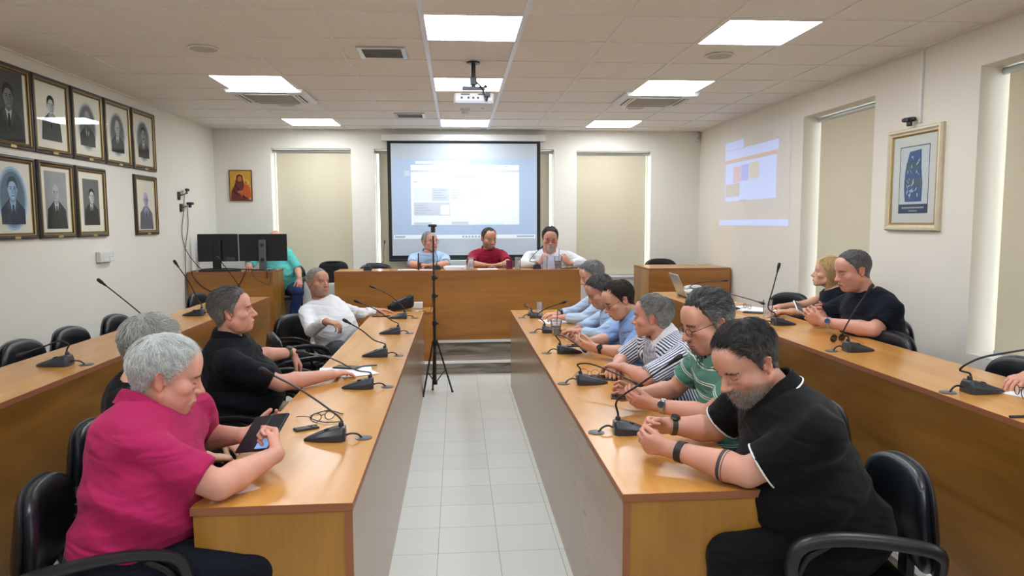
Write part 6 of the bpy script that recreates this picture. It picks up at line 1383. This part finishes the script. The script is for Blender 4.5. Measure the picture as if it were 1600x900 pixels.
# computer desk
M_BEZ = mat('monitor_back', (22, 24, 28), rough=.45)
def monitor(label, x, y, w, h, zc, deg, grey=False):
    t = thing('monitor', label, 'monitor', (x, y, zb), math.radians(deg), 'computer monitors'); z = zc-zb
    MB().box((-w/2, -.012, z-h/2), (w/2, .012, z+h/2)).build('display', M_BEZ, t, smooth=.5, bevel=.006); MB().box((-w/2+.008, .0121, z-h/2+.008), (w/2-.008, .0128, z+h/2-.008)).build('screen', mat('screen_dark', (60, 80, 110), rough=.2, emis=(150, 180, 215), est=.5), t, smooth=None)
    sm = mat('stand_grey', (100, 104, 110), rough=.4, metal=.3) if grey else M_BEZ
    MB().box((-.04, -.05, .01), (.04, -.025, z+.09)).build('stand', sm, t, smooth=.5, bevel=.006); MB().box((-.12, -.10, .0005), (.12, .10, .012)).build('foot', sm, t, smooth=.5, bevel=.004)
    if grey:
        MB().lathe([(.020, 0), (.020, .0015), (.016, .0015), (.016, .0005), (.001, .0005)], 20, M=R3((0, -.0505, z+.03), 0, PI/2)).build('maker_mark', M_DARK, t, smooth=.5)
        mk = MB()      # the four letters in the ring
        for q in ([(-.012, -.005, -.012, .005), (-.012, .005, -.008, 0), (-.008, 0, -.012, -.005)], [(-.006, -.005, -.006, .005), (-.006, .005, -.0015, .005), (-.006, 0, -.002, 0), (-.006, -.005, -.0015, -.005)], [(.0015, .005, .0015, -.005), (.0015, -.005, .005, -.005)], [(.008, .005, .008, -.005), (.008, -.005, .012, -.005)]):
            for a, b_, c, d in q: mk.tube([(a, -.0525, z+.03+b_), (c, -.0525, z+.03+d)], .0008, 4)
        mk.build('maker_letters', M_DARK, t, smooth=None)
        MB().lathe([(.022, 0), (.022, .002), (.001, .002)], 20, M=R3((0, -.0505, z-.14), 0, PI/2)).build('cable_hole', M_BLACK, t, smooth=.5)
    else: MB().box((w/2-.14, -.0128, z-h/2+.012), (w/2-.04, -.012, z-h/2+.05)).build('rating_label', mat('label_grey', (70, 72, 80), rough=.6), t, smooth=None)
    return t
monitor('black monitor seen from behind, left of the grey-stand one', -2.76, 8.52, .455, .32, 1.345, 180-180, False)
monitor('black monitor with a grey stand, seen from behind before the teal shirt', -2.245, 8.50, .545, .315, 1.345, 0, True)
monitor('black monitor hidden at the far left of the computer desk', -2.84, 8.72, .40, .27, 1.31, 0, False)
t = thing('keyboard', 'black keyboard lying under the monitors on the computer desk', 'keyboard', (-2.70, 8.385, zb)); MB().box((-.22, -.06, .001), (.22, .05, .018)).build('case', M_BLACK, t, smooth=.5, bevel=.004)
m = MB()
for i in range(15):
    for j in range(5): m.box((-.21+i*.028, -.052+j*.019, .018), (-.21+i*.028+.022, -.052+j*.019+.015, .022))
m.build('keys', M_DARK, t, smooth=None)
sheet('paper_sheet', 'white papers under the teal shirt man on the computer desk', 'paper', -2.33, 8.74, zb, .21, .15, 5)
yq = 8.305
cable('thick black cable looping down the front of the computer desk at its left', [(-2.98, 8.42, 1.09), (-2.99, yq-.01, 1.07), (-2.90, yq-.008, .93), (-2.75, yq-.008, .845), (-2.60, yq-.008, .84), (-2.48, yq-.008, .92), (-2.40, yq-.012, 1.07), (-2.42, 8.40, 1.09)], .005)
cable('thin grey cable looping down the front of the computer desk at its right', [(-2.33, 8.40, 1.088), (-2.33, yq-.01, 1.07), (-2.26, yq-.006, .98), (-2.14, yq-.006, .935), (-2.12, yq-.008, 1.06), (-2.14, 8.42, 1.09)], .003, M_DARK)
cable('short black cable hanging from the computer desk edge', [(-2.155, 8.40, 1.10), (-2.155, yq-.012, 1.08), (-2.16, yq-.01, 1.0)], .006)
cable('black cables tangled on the computer desk', [(-2.95, 8.40, 1.09), (-2.85, 8.36, 1.11), (-2.6, 8.345, 1.115), (-2.45, 8.39, 1.10), (-2.3, 8.345, 1.10), (-2.2, 8.40, 1.09)], .006)
# black bag on a low white cabinet below the left blind, white cabinet behind the head desk
t = thing('cabinet', 'low white cabinet below the left blind carrying the black bag', 'cabinet', (-1.60, 9.19, .278)); MB().box((-.42, -.2, 0), (.42, .2, .60)).build('body', M_WHITE, t, smooth=.5, bevel=.004)
for s in (-1, 1): d = MB().box((min(s*.005, s*.41), -.205, .03), (max(s*.005, s*.41), -.2, .58)).build('door', M_WHITE, t, smooth=None); MB().box((s*.05-.006, -.215, .35), (s*.05+.006, -.205, .47)).build('door_handle', M_ALU, d, smooth=None)
t = thing('backpack', 'black laptop bag on the low white cabinet below the left blind', 'bag', (-1.555, 9.12, .878)); b = superell(.185, .075, .135, .6, .6, 16); b.v = [v+Vector((0, 0, .137)) for v in map(Vector, b.v)]; b.build('bag_body', mat('black_nylon', (16, 16, 18), rough=.8), t, smooth=1.)
MB().tube(curve_pts([(-.09, -.05, .255), (-.04, -.06, .262), (.04, -.06, .266), (.09, -.05, .258)], 12), .007, 8).build('handle', M_BLACKM, t, smooth=1.); MB().box((-.13, -.074, .12), (.13, -.068, .126)).build('zip', M_ALU, t, smooth=None)
t = thing('cabinet', 'low pale cabinet behind the head desk, left of the dark red polo', 'cabinet', (.06, 9.27, .278)); MB().box((-.15, -.10, 0), (.15, .10, .86)).build('body', mat('pale_green_panel', (205, 220, 212), rough=.5), t, smooth=.5, bevel=.004); MB().box((-.14, -.104, .02), (.14, -.1, .84)).build('door', M_WHITE, t, smooth=None)
# tripod stand with a small camera
tx, ty = -.222, 6.69
t = thing('tripod_stand', 'tall black tripod stand in the aisle before the head desk', 'tripod', (tx, ty, 0))
MB().tube([(0, 0, .10), (0, 0, .70)], .0135, 10).build('lower_pole', M_BLACK, t, smooth=1.); MB().tube([(0, 0, .68), (0, 0, 1.12)], .0105, 10).build('middle_pole', M_BLACK, t, smooth=1.); MB().tube([(0, 0, 1.10), (0, 0, 1.50)], .008, 10).build('upper_pole', M_BLACK, t, smooth=1.)
for z in (.49, .68, .94, 1.11):
    c = MB().lathe([(.001, -.02), (.02, -.02), (.02, .02), (.001, .02)], 14, M=Matrix.Translation((0, 0, z))).build('collar', M_BLACK, t, smooth=.6)
    if z > .5: MB().lathe([(.001, 0), (.010, 0), (.012, .02), (.001, .022)], 10, M=R3((.018, 0, z), 0, 0, PI/2)).build('locking_knob', M_BLACK, c, smooth=.6)
for k, (fx_, fy_) in enumerate(((-.11, -.10), (.16, .07), (-.03, .17))):
    l = MB().tube([(fx_*.12, fy_*.12, .52), (fx_, fy_, .012)], .0085, 8).build('leg', M_BLACK, t, smooth=1.); MB().sphere((fx_, fy_, .013), .012, 6).build('rubber_foot', M_BLACKM, l, smooth=1.)
    MB().tube([(fx_*.05, fy_*.05, .12), (fx_*.62, fy_*.62, .235)], .005, 6).build('brace', M_BLACK, t, smooth=1.)
MB().lathe([(.001, -.02), (.022, -.02), (.022, .02), (.001, .02)], 12, M=Matrix.Translation((0, 0, .12))).build('brace_collar', M_BLACK, t, smooth=.6)
t = thing('camera', 'small black camera clamped on top of the tripod stand', 'camera', (tx, ty, 1.50)); MB().box((-.022, -.018, .0), (.022, .018, .03)).build('clamp', M_ALU, t, smooth=.5, bevel=.003); MB().box((-.020, -.012, .03), (.020, .012, .085)).build('grip', M_BLACK, t, smooth=.5, bevel=.004); MB().box((-.044, -.02, .083), (.034, .02, .108)).build('camera_body', M_BLACK, t, smooth=.5, bevel=.008)
MB().lathe([(.008, 0), (.009, .004), (.001, .004)], 12, M=R3((-.02, -.02, .096), 0, PI/2)).build('lens', M_DARK, t, smooth=.6)
cable('thin black cable hanging between the tripod stand and the low side table', [(tx, ty, 1.05), (tx-.03, ty+.2, .82), (tx-.08, ty+.5, .70), (-.34, 7.66, .678), (-.42, 7.70, .677)], .0025)
# ------------------------------------------------------------------ worn things
M_SILV = mat('steel', (180, 182, 186), rough=.22, metal=.9); M_LEATH = mat('dark_leather', (34, 26, 28), rough=.55)
def watch(label, w, e, r=.030, m=None, face=None, cat='watch', name='wristwatch', band=.010, dial=True, up=(0, 0, 1), back=.03):
    w, e = Vector(w), Vector(e); d = (e-w).normalized(); c = w+d*back; u = Vector(up); u = (u-d*u.dot(d)).normalized(); v = d.cross(u)
    t = thing(name, label, cat, c); m = m or M_SILV
    rg = []
    for k in range(28):
        a = 2*PI*k/28; n_ = u*math.cos(a)+v*math.sin(a); rg.append([n_*r-d*band, n_*(r+.003)-d*band, n_*(r+.003)+d*band, n_*r+d*band])
    b = MB(); rg.append(rg[0]); b.loft(rg, cap=False); b.build('strap' if dial else 'band', m, t, smooth=.6)
    if dial:
        M_ = frame_M(u*(r+.002), v, d, u); MB().lathe([(.001, 0), (.0185, 0), (.0195, .004), (.0165, .008), (.001, .008)], 20, M=M_).build('case', m, t, smooth=.5); MB().lathe([(.001, .0082), (.0155, .0082), (.0155, .0088), (.001, .0088)], 20, M=M_).build('dial', face or M_BLACK, t, smooth=.5)
    return t
watch('steel wristwatch worn by the green polo man', (.86, 3.0, .825), (1.045, 2.87, .812), .031, up=(-.1, -.8, .3)); watch('dark steel wristwatch worn by the bearded man in black', (.80, 2.66, .835), (.985, 2.64, .82), .034, mat('dark_steel', (90, 92, 84), rough=.3, metal=.8), up=(0, -.3, 1))
watch('dark braided bracelets on the wrist of the bearded man in black', (.735, 2.37, .835), (.925, 2.175, .815), .0345, M_LEATH, name='bracelet', cat='bracelet', dial=False, band=.012, back=.035)
watch('black smartwatch worn by the man in the mid blue shirt', (.875, 4.42, .825), (1.035, 4.30, .812), .030, M_BLACK, up=(-.2, -.8, .4)); watch('steel wristwatch with blue dial worn by the dark navy t-shirt man', atY(1288, 503, 4.34), (2.52, 4.12, .96), .034, face=mat('blue_dial', (40, 66, 110), rough=.2), up=(-.3, -.9, .3))
watch('olive wristwatch worn by the man in the navy polo', atY(457, 551, 4.30), atY(400, 556, 4.12), .031, mat('olive_strap', (70, 74, 60), rough=.6), up=(0, -.5, 1)); watch('black watch worn by the light blue shirt man at the head desk', (-.40, 8.50, 1.12), (-.54, 8.62, 1.125), .032, M_BLACK, up=(0, -1, .3))
watch('thin black wristband on the farthest man in pale blue', (.88, 6.26, .81), (1.06, 6.35, .82), .030, M_BLACK, up=(0, -.5, 1))
t = thing('necklace', 'dark bead necklace with a silver pendant worn by the blonde woman', 'necklace', (2.83, 5.2, 1.0)); m = MB()
for k in range(22): a = PI*(.08+.84*k/21); m.sphere((.055-.105*math.sin(a)-.01, .05-.075*math.cos(a)*-1-.0, .085-.10*math.sin(a)), .008, 6)
m.build('beads', mat('dark_beads', (70, 40, 36), rough=.3), t, smooth=1.); MB().tube([(-.062, .045, -.02), (-.066, .045, -.06)], [.006, .003], 8).build('pendant', M_SILV, t, smooth=1.)
